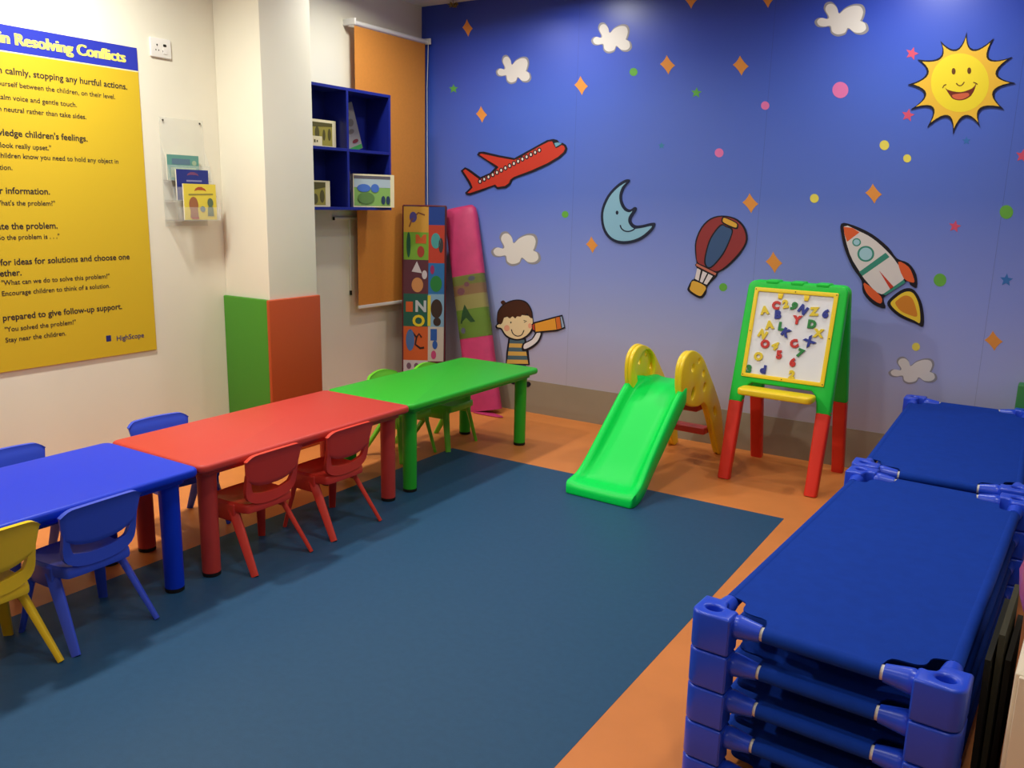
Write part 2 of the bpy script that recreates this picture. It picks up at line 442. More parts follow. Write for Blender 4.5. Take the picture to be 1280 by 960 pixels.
# ------------------------------------------------------------------ toddler slide
SL = thing('slide', (-1.757, 3.63, FL), 'small green toddler slide with yellow side panels by the mural', 'slide', rz=R(-3.0))
def chute():
    st = [(-.046, .020, .000, .172, .004), (-.042, .040, .001, .184, .001), (-.025, .058, .004, .190, .0), (.01, .064, .010, .190, .0), (.06, .072, .022, .187, .01), (.12, .108, .036, .182, .04),
          (.2, .170, .050, .178, .11), (.35, .300, .056, .175, .235), (.48, .412, .056, .173, .345), (.56, .462, .048, .170, .41), (.62, .482, .030, .150, .435), (.68, .488, .014, .136, .445), (.78, .488, .008, .134, .45)]
    us = [s_[0] for s_ in st]
    dense = spline(st, 4, False)
    mb = MB(); rings = []
    for u, zb, rl, W, zl in dense:
        half = [(W-.004, zl), (W, zl+.006), (W, zb+rl*.6), (W-.004, zb+rl*.92), (W-.012, zb+rl), (W-.022, zb+rl), (W-.032, zb+rl*.9), (W-.040, zb+rl*.6), (W-.050, zb+rl*.18), (W-.062, zb), (W*.4, zb-.002)]
        pr = [(-x, z) for x, z in half]+[(x, z) for x, z in half[::-1]]
        rings.append([(x, u, z) for x, z in pr])
    mb.loft(rings); return mb
chute().build('chute', sgreen, SL, 60)
body = spline([(.634, .684), (.554, .678), (.501, .634), (.488, .558), (.505, .477), (.547, .422), (.623, .383), (.734, .362), (.815, .366), (.898, .293), (1.0, .150), (1.095, .010), (1.150, .004), (1.165, .03), (1.085, .26), (.985, .395), (.856, .531), (.751, .633)], 5)
def yz(px, flip):      # section plane: slab x->u, y->z, thickness along lateral
    return Matrix(((0, 0, 1, px), (1, 0, 0, 0), (0, 1, 0, 0), (0, 0, 0, 1)))
for sx in (-1, 1):
    holes = [ell(.650, .450, .022, .036, 16, -.3), ell(.800, .460, .018, .026, 14, -.2), ell(.625, .592, .016, .022, 12), ell(.770, .540, .014, .018, 12), ell(.70, .62, .012, .012, 12), ell(.975, .290, .016, .036, 16, .6)]
    mb = MB(); x0 = sx*.147
    mb.slab(body, .022, yz(x0 if sx > 0 else x0-.022, 0), .007, holes)
    rim = [ell(.668, .540, .105, .112, 26, .35)]
    low = spline([(.75, .395), (.80, .400), (.84, .36), (.83, .335), (.79, .355)], 3)
    mb.slab(inset(body, .004), .024, yz(x0-.022 if sx > 0 else x0-.002, 0), .006, rim)
    mb.build('side_panel', syel, SL, 50)
for u, z in ((.86, .325), (.985, .165)):
    MB().box((0, u, z), (.25, .085, .04), .008).build('step', rred, SL)

# ------------------------------------------------------------------ easel
EA = Vector((-1.372, 4.29, 0)); EB = Vector((-.904, 4.27, 0)); EM = (EA+EB)/2
eux = (EB-EA).normalized(); ev = Vector((-eux.y, eux.x, 0)); erz = math.atan2(eux.y, eux.x)
ES = thing('easel', (EM.x, EM.y, 0), 'green and red plastic easel with a whiteboard full of magnetic letters', 'easel', rz=erz)
lean = math.atan2(.25, 1.055)
# local plane frame: x across, y up the panel, z outward (towards camera)
def plane_m(side):
    if side == 0: return Matrix(((1, 0, 0, 0), (0, math.sin(lean), -math.cos(lean), 0), (0, math.cos(lean), math.sin(lean), 0), (0, 0, 0, 1)))
    D = .572
    return Matrix(((-1, 0, 0, 0), (0, -math.sin(lean), math.cos(lean), D), (0, math.cos(lean), math.sin(lean), 0), (0, 0, 0, 1)))
def panel_outline():
    R_ = [(.266, .425), (.262, .80), (.258, 1.03)]
    for k in range(7):
        a = math.pi/2*k/6; R_.append((.218+.04*math.cos(a), 1.044+.04*math.sin(a)))
    arch = [(.196, .425), (.190, .475), (.178, .515), (.155, .537)]
    R_ = [arch[3], arch[2], arch[1], arch[0]]+R_
    Lh = [(-x, y) for x, y in R_][::-1]
    return R_+Lh
PF, PB = plane_m(0), plane_m(1)
T_ = .045
mb = MB().slab(panel_outline(), T_, PF @ Matrix.Translation((0, 0, -T_)), .010, [rrect(.40, .45, .01, 2, 0, .805)])
mb.build('front_frame', egreen, ES, 50)
MB().slab(panel_outline(), T_, PB @ Matrix.Translation((0, 0, -T_)), .010, [rrect(.40, .45, .01, 2, 0, .805)]).build('rear_frame', egreen, ES, 50)
MB().slab(rrect(.402, .452, .01, 2, 0, .805), .006, PB @ Matrix.Translation((0, 0, -.02))).build('chalkboard', mat('blackboard', (40, 44, 44), .7, .2), ES)
for x in (-.13, 0, .13): MB().box((x, .286, 1.046), (.07, .08, .026), .008).build('hinge', egreen, ES)
MB().slab(rrect(.400, .450, .004, 2, 0, .804), .004, PF @ Matrix.Translation((0, 0, -.004)), 0).build('whiteboard', board_m, ES)
mb = MB().slab(rrect(.432, .480, .006, 3, 0, .8045), .008, PF, .002, [rrect(.390, .438, .004, 2, 0, .804)])
fr_ = mb.build('board_frame', syel, ES, 40)
for x in (-.075, .06):
    MB().slab([(x-.014, 1.020), (x-.010, .992), (x+.010, .992), (x+.014, 1.020)], .009, PF, .002).build('board_clip', syel, fr_)
for x, y in ((-.208, 1.034), (0, 1.034), (.208, 1.034), (-.205, .81), (.205, .81), (-.208, .575), (0, .573), (.208, .575)):
    MB().lathe([(.0001, .0095), (.0028, .0095), (.0028, .007), (.0001, .007)], 10, PF @ Matrix.Translation((x, y, 0))).build('screw', black_m, fr_)
tp = rrect(.385, .115, .03, 6)
mb = MB().slab(tp, .035, Matrix.Translation((0, .055, .474)), .010)
mb.slab(rrect(.05, .018, .006, 3, .10, .028), .0015, Matrix.Translation((0, -.010, .5092)), 0)
mb.build('tray', syel, ES, 50)
for P in (PF, PB):
    for sx in (-1, 1):
        mb = MB(); rings = []
        for h, a, b in ((.003, .200, .258), (.012, .198, .262), (.06, .199, .263), (.25, .196, .264), (.44, .194, .266)):
            rings.append([P @ Vector((sx*x, h, z)) for x, z in rrect(b-a, .05, .012, 3, (a+b)/2, -.027)])
        mb.loft(rings).build('leg', ered, ES, 50, loc=(0, 0, .002))
# magnets
MG = {'r': mat('red_magnet', (205, 48, 44), .4), 'g': mat('green_magnet', (34, 132, 62), .4), 'b': mat('navy_magnet', (36, 52, 150), .4), 'y': mat('yellow_magnet', (232, 206, 50), .4)}
LET = [  # glyph, colour, crop x, crop y, tilt, label
    ('C', 'r', 422, 250, 5, 'red letter C magnet at the upper left of the whiteboard, beside a yellow one'),
    ('2', 'y', 493, 240, -15, 'yellow magnet under the top edge of the whiteboard, between red C and green one'),
    ('9', 'g', 555, 258, 30, 'green round magnet under the top edge of the whiteboard, right of a yellow one'),
    ('N', 'b', 625, 283, 30, 'navy tilted letter magnet near the top of the whiteboard, right of the green round one'),
    ('Z', 'y', 708, 297, -5, 'yellow letter Z magnet near the top right of the whiteboard'),
    ('6', 'b', 795, 312, 10, 'navy round magnet at the right edge of the whiteboard'),
    ('A', 'y', 337, 287, -12, 'yellow letter A magnet in the top left corner of the whiteboard'),
    ('B', 'b', 437, 320, -5, 'navy letter B magnet just below the upper red C on the whiteboard'),
    ('Y', 'r', 580, 360, 0, 'red letter Y magnet in the upper middle of the whiteboard'),
    ('D', 'g', 692, 392, 0, 'green letter D magnet on the right half of the whiteboard'),
    ('A', 'y', 373, 397, -12, 'yellow letter A magnet left of the green L on the whiteboard'),
    ('L', 'g', 463, 408, 0, 'green letter L magnet just above the navy K on the whiteboard'),
    ('K', 'b', 500, 457, 25, 'navy tilted letter K magnet touching the green L on the whiteboard'),
    ('N', 'y', 322, 467, 25, 'yellow letter magnet directly above the red O on the whiteboard'),
    ('X', 'y', 740, 460, 0, 'yellow letter X magnet at the right of the whiteboard, below the green D'),
    ('X', 'b', 672, 520, -35, 'navy letter X magnet right of the lower red C on the whiteboard'),
    ('C', 'r', 557, 538, -20, 'red letter C magnet in the lower middle of the whiteboard'),
    ('O', 'r', 340, 540, 0, 'red letter O magnet at the left of the whiteboard'),
    ('4', 'y', 415, 553, 20, 'yellow magnet touching the red O from the right on the whiteboard'),
    ('7', 'g', 605, 610, 15, 'green number 7 magnet below the lower red C on the whiteboard'),
    ('5', 'r', 445, 620, -5, 'red number 5 magnet in the lower middle of the whiteboard'),
    ('6', 'r', 547, 677, 0, 'red number 6 magnet low on the whiteboard, below the green 7'),
    ('O', 'y', 290, 633, 10, 'yellow ring shaped magnet at the lower left of the whiteboard'),
    ('3', 'g', 218, 728, 0, 'green number 3 magnet in the bottom left corner of the whiteboard'),
    ('P', 'b', 325, 730, 180, 'navy upside down letter magnet beside the green 3 at the bottom of the whiteboard'),
    ('2', 'y', 540, 770, 0, 'yellow number 2 magnet at the bottom edge of the whiteboard')]
EW = Matrix.Translation((EM.x, EM.y, 0)) @ Matrix.Rotation(erz, 4, 'Z')
pn = (EW @ PF).to_3x3() @ Vector((0, 0, 1)); pinv = (EW @ PF).inverted()
for g, c, cx, cy, tl, lab in LET:
    P = on_plane(900+cx/6, 340+cy/6, EM, pn); q = pinv @ P
    me = text_mesh(g, .055, .0030, .0034, bevel=.0006, align='LEFT')
    xs = [v.co.x for v in me.vertices]; ys = [v.co.y for v in me.vertices]
    off = Matrix.Translation((-(min(xs)+max(xs))/2, -(min(ys)+max(ys))/2, 0))
    me.transform(off); me.materials.clear(); me.materials.append(MG[c])
    nm = 'magnetic_number' if g.isdigit() else 'magnetic_letter'
    me.name = nm; o = bpy.data.objects.new(nm, me); COL.objects.link(o)
    o.matrix_world = EW @ PF @ Matrix.Translation((q.x, q.y, .0038)) @ Matrix.Rotation(R(-tl), 4, 'Z')
    tag(o, lab, 'magnet', 'letter and number magnets')

# ------------------------------------------------------------------ mural decals
WN = Vector((0, -1, 0))
def wp(x, y):
    P = on_plane(x, y, Vector((0, BW, 0)), WN); return (P.x, P.z)
WM = Matrix(((1, 0, 0, 0), (0, 0, -1, BW-.0004), (0, 1, 0, 0), (0, 0, 0, 1)))     # slab z grows away from the wall
class Crop:
    def __init__(s, x0, y0, k): s.x0, s.y0, s.k = x0, y0, k
    def __call__(s, pts): return [wp(s.x0+x/s.k, s.y0+y/s.k) for x, y in pts]
def decal(name, label, cat, parts, group=None):
    """parts: (part name, material, wall polygon, z0, thickness)"""
    P = parts[0][2]; cx = sum(p[0] for p in P)/len(P); cz = sum(p[1] for p in P)/len(P)
    if len(parts) == 1:
        nm, m, q, z0, t = parts[0]
        o = MB().slab([(x-cx, z-cz) for x, z in q], t, WM0, 0, z0=z0).build(name, m, None, 0); o.location = (cx, BW-.0004, cz)
        return tag(o, label, cat, group)
    r = thing(name, (cx, BW-.0004, cz), label, cat, group)
    for nm, m, q, z0, t in parts:
        for poly in (q if isinstance(q[0][0], (tuple, list)) else [q]):
            MB().slab([(x-cx, z-cz) for x, z in poly], t, WM0, 0, z0=z0).build(nm, m, r, 0)
    return r
WM0 = Matrix(((1, 0, 0, 0), (0, 0, -1, 0), (0, 1, 0, 0), (0, 0, 0, 1)))
def line(pts, wdt):     # ribbon polygon along a wall polyline
    L, Rr = [], []
    for i, p in enumerate(pts):
        a = pts[max(0, i-1)]; b = pts[min(len(pts)-1, i+1)]
        d = Vector((b[0]-a[0], b[1]-a[1])).normalized(); n = Vector((-d.y, d.x))*wdt/2
        L.append((p[0]+n.x, p[1]+n.y)); Rr.append((p[0]-n.x, p[1]-n.y))
    return L+Rr[::-1]
BASE = .006
# aeroplane
c = Crop(560, 160, 7.111)
sil = c([(262, 238), (278, 214), (320, 210), (460, 243), (595, 268), (700, 210), (830, 138), (885, 108), (940, 98), (972, 106), (990, 128), (978, 142), (1020, 132), (1048, 150), (1062, 182), (1050, 216), (1000, 265), (900, 325), (760, 390), (600, 447), (575, 462), (560, 500), (520, 532), (440, 542), (412, 518), (300, 562), (200, 597), (165, 592), (156, 575), (205, 530), (180, 480), (118, 380), (155, 350), (190, 365), (290, 438), (380, 398), (425, 350), (350, 298)])
red = c([(285, 238), (300, 228), (460, 262), (590, 286), (640, 268), (710, 225), (840, 152), (900, 122), (930, 120), (945, 150), (962, 180), (985, 172), (1015, 152), (1035, 160), (1045, 185), (1030, 215), (985, 255), (890, 312), (750, 375), (590, 435), (558, 460), (545, 492), (510, 515), (445, 525), (425, 502), (300, 545), (200, 578), (178, 578), (225, 530), (205, 480), (140, 382), (160, 368), (185, 385), (280, 455), (300, 452), (400, 405), (455, 350), (440, 335), (360, 288)])
wins = [c(ell(290+(817-290)*i/14, 475+(197-475)*i/14, 9, 13, 10)) for i in range(15)]
rings_ = [c(ell(290+(817-290)*i/14, 475+(197-475)*i/14, 19, 23, 12)) for i in range(15)]
decal('airplane_cutout', 'red cartoon airplane cutout on the mural wall', 'wall decoration', [
    ('backing', OUT, sil, 0, BASE), ('fuselage', C('plane_red', 200, 58, 42), red, BASE, .0008),
    ('window_frame', OUT, rings_, BASE+.0008, .0003), ('window_pane', C('pale', 226, 214, 206), wins, BASE+.0011, .0003),
    ('cockpit_glass', C('cockpit', 110, 165, 190), c([(950, 135), (985, 128), (1015, 140), (962, 170)]), BASE+.0008, .0004)])
# sun
c = Crop(1030, 0, 4.364)
tips = [(778, 178), (925, 210), (1025, 312), (1042, 453), (980, 595), (852, 693), (704, 730), (565, 693), (475, 597), (460, 462), (513, 325), (635, 222)]
vals = [(815, 270), (903, 320), (946, 402), (930, 503), (857, 597), (770, 638), (672, 638), (588, 592), (548, 515), (560, 403), (632, 314), (722, 270)]
def sunpoly(k):
    cx, cy = 752, 452; out = []
    for i in range(12):
        a, b, v = tips[i], tips[(i+1) % 12], vals[i]
        ks = k[0]; kv = k[1]
        a = (cx+(a[0]-cx)*ks, cy+(a[1]-cy)*ks); b = (cx+(b[0]-cx)*ks, cy+(b[1]-cy)*ks); v = (cx+(v[0]-cx)*kv, cy+(v[1]-cy)*kv)
        m = (2*v[0]-.5*(a[0]+b[0]), 2*v[1]-.5*(a[1]+b[1]))
        for j in range(8):
            t = j/8; out.append(tuple((1-t)**2*p+2*t*(1-t)*q+t*t*r_ for p, q, r_ in zip(a, m, b)))
    return out
mouth = spline([(655, 468), (675, 490), (745, 503), (810, 482), (830, 455), (822, 490), (795, 530), (750, 548), (705, 540), (680, 510)], 4)
decal('sun_cutout', 'smiling yellow cartoon sun cutout at the upper right of the mural', 'wall decoration', [
    ('backing', OUT, c(sunpoly((1, 1))), 0, BASE), ('sun_rays', C('sun_gold', 238, 190, 60), c(sunpoly((.90, .945))), BASE, .0008),
    ('sun_face', C('sun_yellow', 242, 220, 50), c(ell(742, 452, 158, 160, 40)), BASE+.0008, .0003),
    ('eye', C('brown', 104, 62, 20), [c(ell(708, 390, 11, 18, 14)), c(ell(793, 387, 11, 18, 14))], BASE+.0011, .0003),
    ('nose', C('brown', 104, 62, 20), c(line(spline([(722, 455), (735, 467), (752, 466), (767, 448)], 4, False), 6)), BASE+.0011, .0003),
    ('mouth', C('mouth_brown', 110, 40, 24), c(mouth), BASE+.0011, .0003),
    ('tongue', C('tongue', 206, 98, 66), c(spline([(700, 520), (735, 512), (785, 508), (790, 525), (750, 543), (712, 538)], 4)), BASE+.0014, .0003),
    ('smile_line', C('brown', 104, 62, 20), [c(line([(648, 482), (655, 468), (668, 462)], 6)), c(line([(815, 450), (830, 455), (838, 462)], 6))], BASE+.0011, .0003)])
# moon
c = Crop(730, 210, 5.052)
sil = c(spline([(292, 78), (262, 74), (205, 112), (150, 175), (115, 255), (110, 330), (128, 402), (168, 452), (230, 478), (300, 474), (370, 448), (430, 398), (452, 352), (430, 346), (370, 360), (328, 362), (304, 343), (302, 316), (334, 262), (322, 246), (295, 262), (268, 252), (248, 220), (240, 175), (258, 122)], 3))
fil = c(spline([(268, 92), (215, 126), (164, 184), (130, 262), (126, 330), (142, 392), (180, 440), (234, 460), (298, 457), (362, 433), (415, 390), (430, 366), (372, 378), (318, 382), (286, 350), (284, 312), (308, 272), (290, 280), (258, 268), (232, 226), (226, 172), (242, 122)], 3))
dk = C('moon_ink', 24, 34, 62)
decal('moon_cutout', 'pale blue crescent moon cutout with a smiling face on the mural', 'wall decoration', [
    ('backing', dk, sil, 0, BASE), ('moon_face', C('moon_blue', 138, 188, 218), fil, BASE, .0008), ('eye', dk, c(ell(212, 282, 9, 13, 12)), BASE+.0008, .0003),
    ('smile', dk, c(line(spline([(232, 360), (240, 382), (262, 398), (290, 400), (315, 390), (330, 376)], 4, False), 8)), BASE+.0008, .0003)])
# hot-air balloon
sil = c(spline([(872, 300), (800, 318), (742, 374), (706, 460), (704, 540), (712, 598), (704, 612), (716, 640), (697, 700), (684, 706), (662, 745), (660, 778), (732, 822), (770, 795), (782, 745), (838, 686), (850, 660), (905, 628), (985, 548), (1030, 472), (1030, 408), (1002, 352), (952, 314)], 3))
env = c(spline([(872, 308), (804, 327), (750, 380), (715, 462), (713, 540), (722, 596), (775, 622), (835, 652), (896, 620), (976, 540), (1020, 470), (1020, 412), (994, 360), (945, 322)], 3))
stripe = c(spline([(862, 358), (900, 366), (942, 386), (932, 440), (884, 545), (806, 632), (764, 610), (768, 540), (800, 440)], 4))
stri_in = c(spline([(868, 366), (900, 374), (934, 392), (924, 440), (876, 540), (804, 622), (773, 606), (777, 540), (808, 444)], 4))
decal('balloon_cutout', 'red and blue hot air balloon cutout on the mural', 'wall decoration', [
    ('backing', OUT, sil, 0, BASE), ('envelope', C('balloon_red', 148, 54, 58), env, BASE, .0008), ('stripe_outline', OUT, stripe, BASE+.0008, .0003),
    ('stripe', C('balloon_blue', 60, 88, 134), stri_in, BASE+.0011, .0003), ('cap_outline', OUT, c(spline([(872, 320), (890, 308), (965, 342), (978, 368), (960, 386), (880, 352)], 4)), BASE+.0011, .0003),
    ('cap', C('ochre', 224, 172, 66), c(spline([(881, 322), (895, 316), (960, 347), (968, 366), (955, 375), (886, 344)], 4)), BASE+.0014, .0003),
    ('band', C('salmon', 196, 112, 96), c([(714, 602), (838, 664), (832, 678), (710, 616)]), BASE+.0011, .0003),
    ('rope_gap', C('rope_white', 226, 216, 224), [c([(718, 632), (740, 645), (726, 712), (702, 698)]), c([(752, 650), (780, 664), (750, 724), (734, 716)]), c([(788, 668), (816, 682), (778, 736), (758, 728)])], BASE, .0008),
    ('basket', C('ochre', 224, 172, 66), c(spline([(694, 712), (770, 748), (758, 786), (733, 808), (674, 772), (676, 744)], 3)), BASE, .0008)])
# rocket
c = Crop(1030, 210, 3.31)
sil = c(spline([(72, 230), (122, 237), (200, 274), (266, 328), (302, 374), (350, 394), (382, 440), (384, 494), (358, 484), (342, 468), (256, 528), (246, 545), (254, 580), (204, 563), (163, 516), (156, 466), (118, 410), (88, 340), (74, 282)], 3))
fl = c(spline([(264, 568), (276, 538), (330, 500), (374, 506), (407, 568), (412, 652), (378, 643), (308, 612)], 4))
teal = C('teal', 58, 142, 124); orr = C('rocket_orange', 226, 98, 52)
decal('rocket_cutout', 'white and orange rocket cutout flying up on the right of the mural', 'wall decoration', [
    ('backing', OUT, [sil, fl] and sil, 0, BASE), ('flame_backing', OUT, fl, 0, BASE),
    ('hull', C('rocket_white', 222, 216, 216), c(spline([(84, 242), (147, 262), (200, 290), (256, 338), (302, 392), (332, 458), (240, 522), (178, 470), (150, 430), (108, 356)], 3)), BASE, .0006),
    ('nose', orr, c([(82, 243), (120, 248), (148, 266), (97, 305), (86, 275)]), BASE+.0006, .0003),
    ('fin', orr, [c(spline([(308, 388), (350, 408), (370, 448), (372, 474), (330, 455)], 3)), c(spline([(168, 474), (236, 530), (236, 560), (205, 545), (175, 512)], 3))], BASE+.0006, .0003),
    ('band', teal, [c([(256, 350), (272, 368), (160, 446), (146, 430)]), c([(330, 462), (338, 474), (256, 526), (244, 522)])], BASE+.0006, .0003),
    ('porthole_ring', teal, [c(ell(174, 355, 35, 33)), c(ell(136, 307, 18, 17))], BASE+.0006, .0003),
    ('porthole_glass', C('sky_glass', 164, 206, 222), [c(ell(174, 355, 27, 26)), c(ell(136, 307, 13, 12))], BASE+.0009, .0003),
    ('panel_line', C('rocket_red', 204, 64, 44), c([(229, 424), (290, 492), (276, 503)]), BASE+.0006, .0003),
    ('flame', C('flame_yellow', 240, 206, 60), c(spline([(278, 566), (288, 544), (334, 513), (370, 518), (394, 570), (398, 638), (374, 630), (316, 602)], 4)), BASE, .0006),
    ('flame_core', C('flame_orange', 214, 134, 44), c(spline([(296, 560), (306, 545), (336, 527), (366, 540), (384, 590), (384, 614), (356, 608), (318, 590)], 4)), BASE+.0006, .0003)])
# boy with telescope
c = Crop(600, 270, 4.364)
sk = C('skin', 238, 214, 170); hair = C('hair', 74, 40, 26); wht = C('sleeve', 232, 228, 232)
shirt_sil = [(158, 662), (248, 660), (266, 740), (272, 812), (143, 806), (146, 745)]
stripes_t, stripes_y = [], []
for i in range(6):
    ya, yb = 672+22*i, 672+22*(i+1)
    def xl(y): return 166-(y-672)*.13
    def xr(y): return 244+(y-672)*.165
    (stripes_t if i % 2 == 0 else stripes_y).append(c([(xl(ya), ya), (xr(ya), ya+2), (xr(yb), yb+2), (xl(yb), yb)]))
legs_ = c([(165, 800), (250, 802), (256, 905), (222, 905), (210, 830), (200, 905), (168, 905)])
decal('boy_cutout', 'cartoon boy cutout with brown hair looking through a yellow telescope', 'wall decoration', [
    ('shirt_backing', OUT, c(shirt_sil), 0, BASE), ('trousers', C('trousers', 70, 80, 110), legs_, 0, BASE-.001),
    ('shirt_teal_stripes', C('shirt_teal', 78, 106, 118), stripes_t, BASE, .0006), ('shirt_yellow_stripes', C('shirt_ochre', 218, 176, 88), stripes_y, BASE, .0006),
    ('head_backing', OUT, c(spline([(95, 565), (102, 515), (140, 474), (200, 455), (254, 466), (284, 508), (292, 560), (296, 602), (276, 645), (232, 674), (188, 676), (142, 656), (116, 618), (92, 612), (88, 598), (97, 585)], 4)), BASE+.0006, .001),
    ('face', sk, c(spline([(122, 560), (200, 540), (282, 550), (288, 600), (268, 640), (230, 666), (190, 668), (147, 648), (122, 612), (100, 606), (96, 596), (108, 588)], 4)), BASE+.0016, .0004),
    ('hair', hair, c(spline([(98, 562), (106, 520), (142, 480), (200, 460), (250, 471), (279, 510), (286, 556), (271, 547), (261, 530), (250, 543), (236, 532), (226, 548), (206, 547), (196, 558), (181, 547), (166, 558), (150, 547), (136, 552), (125, 582), (110, 590)], 3)), BASE+.002, .0004),
    ('hair_tuft', hair, c(spline([(115, 470), (128, 460), (140, 470), (146, 482), (130, 488)], 3)), 0, BASE),
    ('cheek', C('cheek', 236, 168, 138), [c(ell(150, 611, 15, 17)), c(ell(276, 598, 10, 14))], BASE+.002, .0003),
    ('smile', OUT, c(line(spline([(175, 618), (183, 640), (205, 654), (230, 648), (244, 622)], 4, False), 5)), BASE+.002, .0004),
    ('eye', OUT, [c(ell(172, 580, 4, 5, 8)), c(line([(242, 568), (258, 574), (244, 580)], 4))], BASE+.002, .0004),
    ('arm_backing', OUT, c(spline([(236, 695), (285, 668), (312, 622), (338, 626), (342, 646), (322, 690), (282, 722), (236, 736)], 3)), BASE+.0006, .0008),
    ('sleeve', wht, c(spline([(246, 698), (288, 674), (316, 634), (330, 634), (332, 648), (314, 684), (278, 712), (244, 724)], 3)), BASE+.0014, .0004),
    ('telescope_backing', OUT, c([(284, 590), (300, 578), (415, 547), (452, 538), (468, 610), (420, 628), (305, 638), (288, 624)]), BASE+.0006, .0016),
    ('telescope_tube', C('telescope_gold', 232, 160, 56), c([(303, 586), (413, 556), (421, 619), (307, 630)]), BASE+.0022, .0004),
    ('telescope_end', C('telescope_orange', 214, 110, 48), c([(416, 554), (438, 549), (447, 612), (424, 618)]), BASE+.0022, .0004),
    ('telescope_lens', C('lens_blue', 150, 170, 200), c([(442, 549), (449, 547), (463, 604), (451, 610)]), BASE+.0022, .0004),
    ('eyepiece', C('eyepiece_red', 190, 70, 44), c([(289, 595), (299, 587), (303, 624), (292, 618)]), BASE+.0022, .0004),
    ('shoe', OUT, [c(ell(190, 905, 20, 13)), c(ell(262, 917, 17, 15))], 0, BASE)])
# clouds
CLD = [(75, 190), (95, 172), (125, 178), (132, 165), (115, 130), (125, 103), (150, 98), (172, 120), (182, 150), (210, 125), (250, 108), (285, 112), (298, 140), (290, 175), (285, 188), (305, 200), (312, 230), (290, 250), (255, 248), (225, 225), (210, 250), (175, 260), (148, 245), (140, 215), (110, 218), (85, 212)]
cw = C('cloud_white', 228, 224, 222); cg = C('cloud_grey', 150, 148, 156)
for px, py, wd, hgt, lab in [(642, 87, 40, 32, 'small white cloud decal above the airplane, left of the other clouds'), (764.5, 47.5, 46, 34, 'white cloud decal at the top middle of the mural'), (1052, 24, 61, 38, 'white cloud decal at the top right, left of the sun'),
                        (645, 311, 56, 38, 'white cloud decal above the boy with the telescope'), (1141, 463, 55, 30, 'greyish white cloud decal below the rocket')]:
    pp = [((x-193.5)/237*wd+px, (y-179)/162*hgt+py) for x, y in CLD]
    o_ = [wp(x, y) for x, y in spline(pp, 4)]
    pe = [((x-193.5)/237*(wd*1.11)+px, (y-179)/162*(hgt*1.14)+py) for x, y in CLD]; e_ = [wp(x, y) for x, y in spline(pe, 4)]
    decal('cloud_decal', lab, 'wall decoration', [('cloud_edge', cg, e_, 0, .0006), ('cloud_body', cw, o_, .0006, .0004)], 'cloud decals')
# four-pointed stars
os_ = C('star_orange', 232, 152, 70)
def star4(px, py, h, wd, lean_=0):
    out = []
    for k in range(4):
        a = [(0, -h/2), (wd/2, 0), (0, h/2), (-wd/2, 0)][k]; b = [(wd/2, 0), (0, h/2), (-wd/2, 0), (0, -h/2)][k]
        mx, my = (a[0]+b[0])*.36, (a[1]+b[1])*.36
        for j in range(5):
            t = j/5; out.append(tuple((1-t)**2*p+2*t*(1-t)*q+t*t*r_ for p, q, r_ in zip(a, (mx, my), b)))
    return [wp(px+x-y*lean_, py+y+x*.1) for x, y in out]
for px, py, h, wd, lab in [(584.5, 35, 22, 13, 'orange four pointed star decal in the top left corner of the mural'), (602, 143, 21, 14, 'orange four pointed star decal above the airplane tail'),
                           (726.5, 107, 24, 17, 'orange four pointed star decal below the top middle cloud'), (834.5, 81, 24, 19, 'orange four pointed star decal up left of the upper right small green star'),
                           (926, 82, 25, 20, 'orange four pointed star decal left of the big pink dot near the top'), (938, 254, 25, 20, 'orange four pointed star decal up right of the balloon'),
                           (1092, 242, 25, 21, 'orange four pointed star decal above the rocket nose'), (967.5, 328, 27, 21, 'orange four pointed star decal just above the easel'),
                           (740, 306, 21, 15, 'orange four pointed star decal left of the moon bottom'), (1242, 426, 25, 23, 'orange four pointed star decal at the lower right above the cots'),
                           (863, -2, 26, 19, 'orange four pointed star decal cut by the top of the photo, left one of two'), (959, -3, 26, 19, 'orange four pointed star decal cut by the top of the photo, right one of two')]:
    decal('star_decal', lab, 'wall decoration', [('star', os_, star4(px, py, h, wd, -.08), 0, .0006)], 'orange star decals')
def dotp(px, py, r_): return [wp(x, y) for x, y in ell(px, py, r_, r_*1.02, 20)]
dg_, dp_, dy_ = C('dot_green', 104, 176, 70), C('dot_pink', 232, 122, 184), C('dot_yellow', 236, 222, 96)
for px, py, r_, m, lab in [(792, 90, 5, dg_, 'small green dot decal right of the top middle cloud'), (1050.5, 112.5, 10, dp_, 'large pink dot decal left of the sun'), (956.5, 132, 5.2, dp_, 'small pink dot decal below left of the large pink dot'),
                           (899, 191, 5.5, dp_, 'small pink dot decal above the balloon'), (1105.5, 181.5, 6, dy_, 'yellow dot decal below left of the sun, higher of two'), (1134, 198, 5, dy_, 'yellow dot decal below the sun, lower of two'),
                           (1018, 248, 5.5, dy_, 'yellow dot decal up left of the rocket nose'), (1258, 265, 8.5, dg_, 'large green dot decal near the right edge of the photo'), (1175, 350, 8, dg_, 'large green dot decal right of the rocket'),
                           (904, 359, 5, dg_, 'small green dot decal right of the balloon basket'), (1145, 433.5, 5, dy_, 'small yellow dot decal above the lowest cloud'), (706.5, 268, 4.2, dg_, 'tiny green dot decal below the airplane nose')]:
    decal('dot_decal', lab, 'wall decoration', [('dot', m, dotp(px, py, r_), 0, .0006)], 'dot decals')
def star5(px, py, r_, rot=0): return [wp(px+(r_ if k % 2 == 0 else r_*.45)*math.sin(rot+k*math.pi/5), py-(r_ if k % 2 == 0 else r_*.45)*math.cos(rot+k*math.pi/5)) for k in range(10)]
sg_, sr_, st_, sb_ = C('star_green', 98, 176, 80), C('star_red', 216, 84, 116), C('star_teal', 62, 132, 176), C('star_blue', 56, 116, 190)
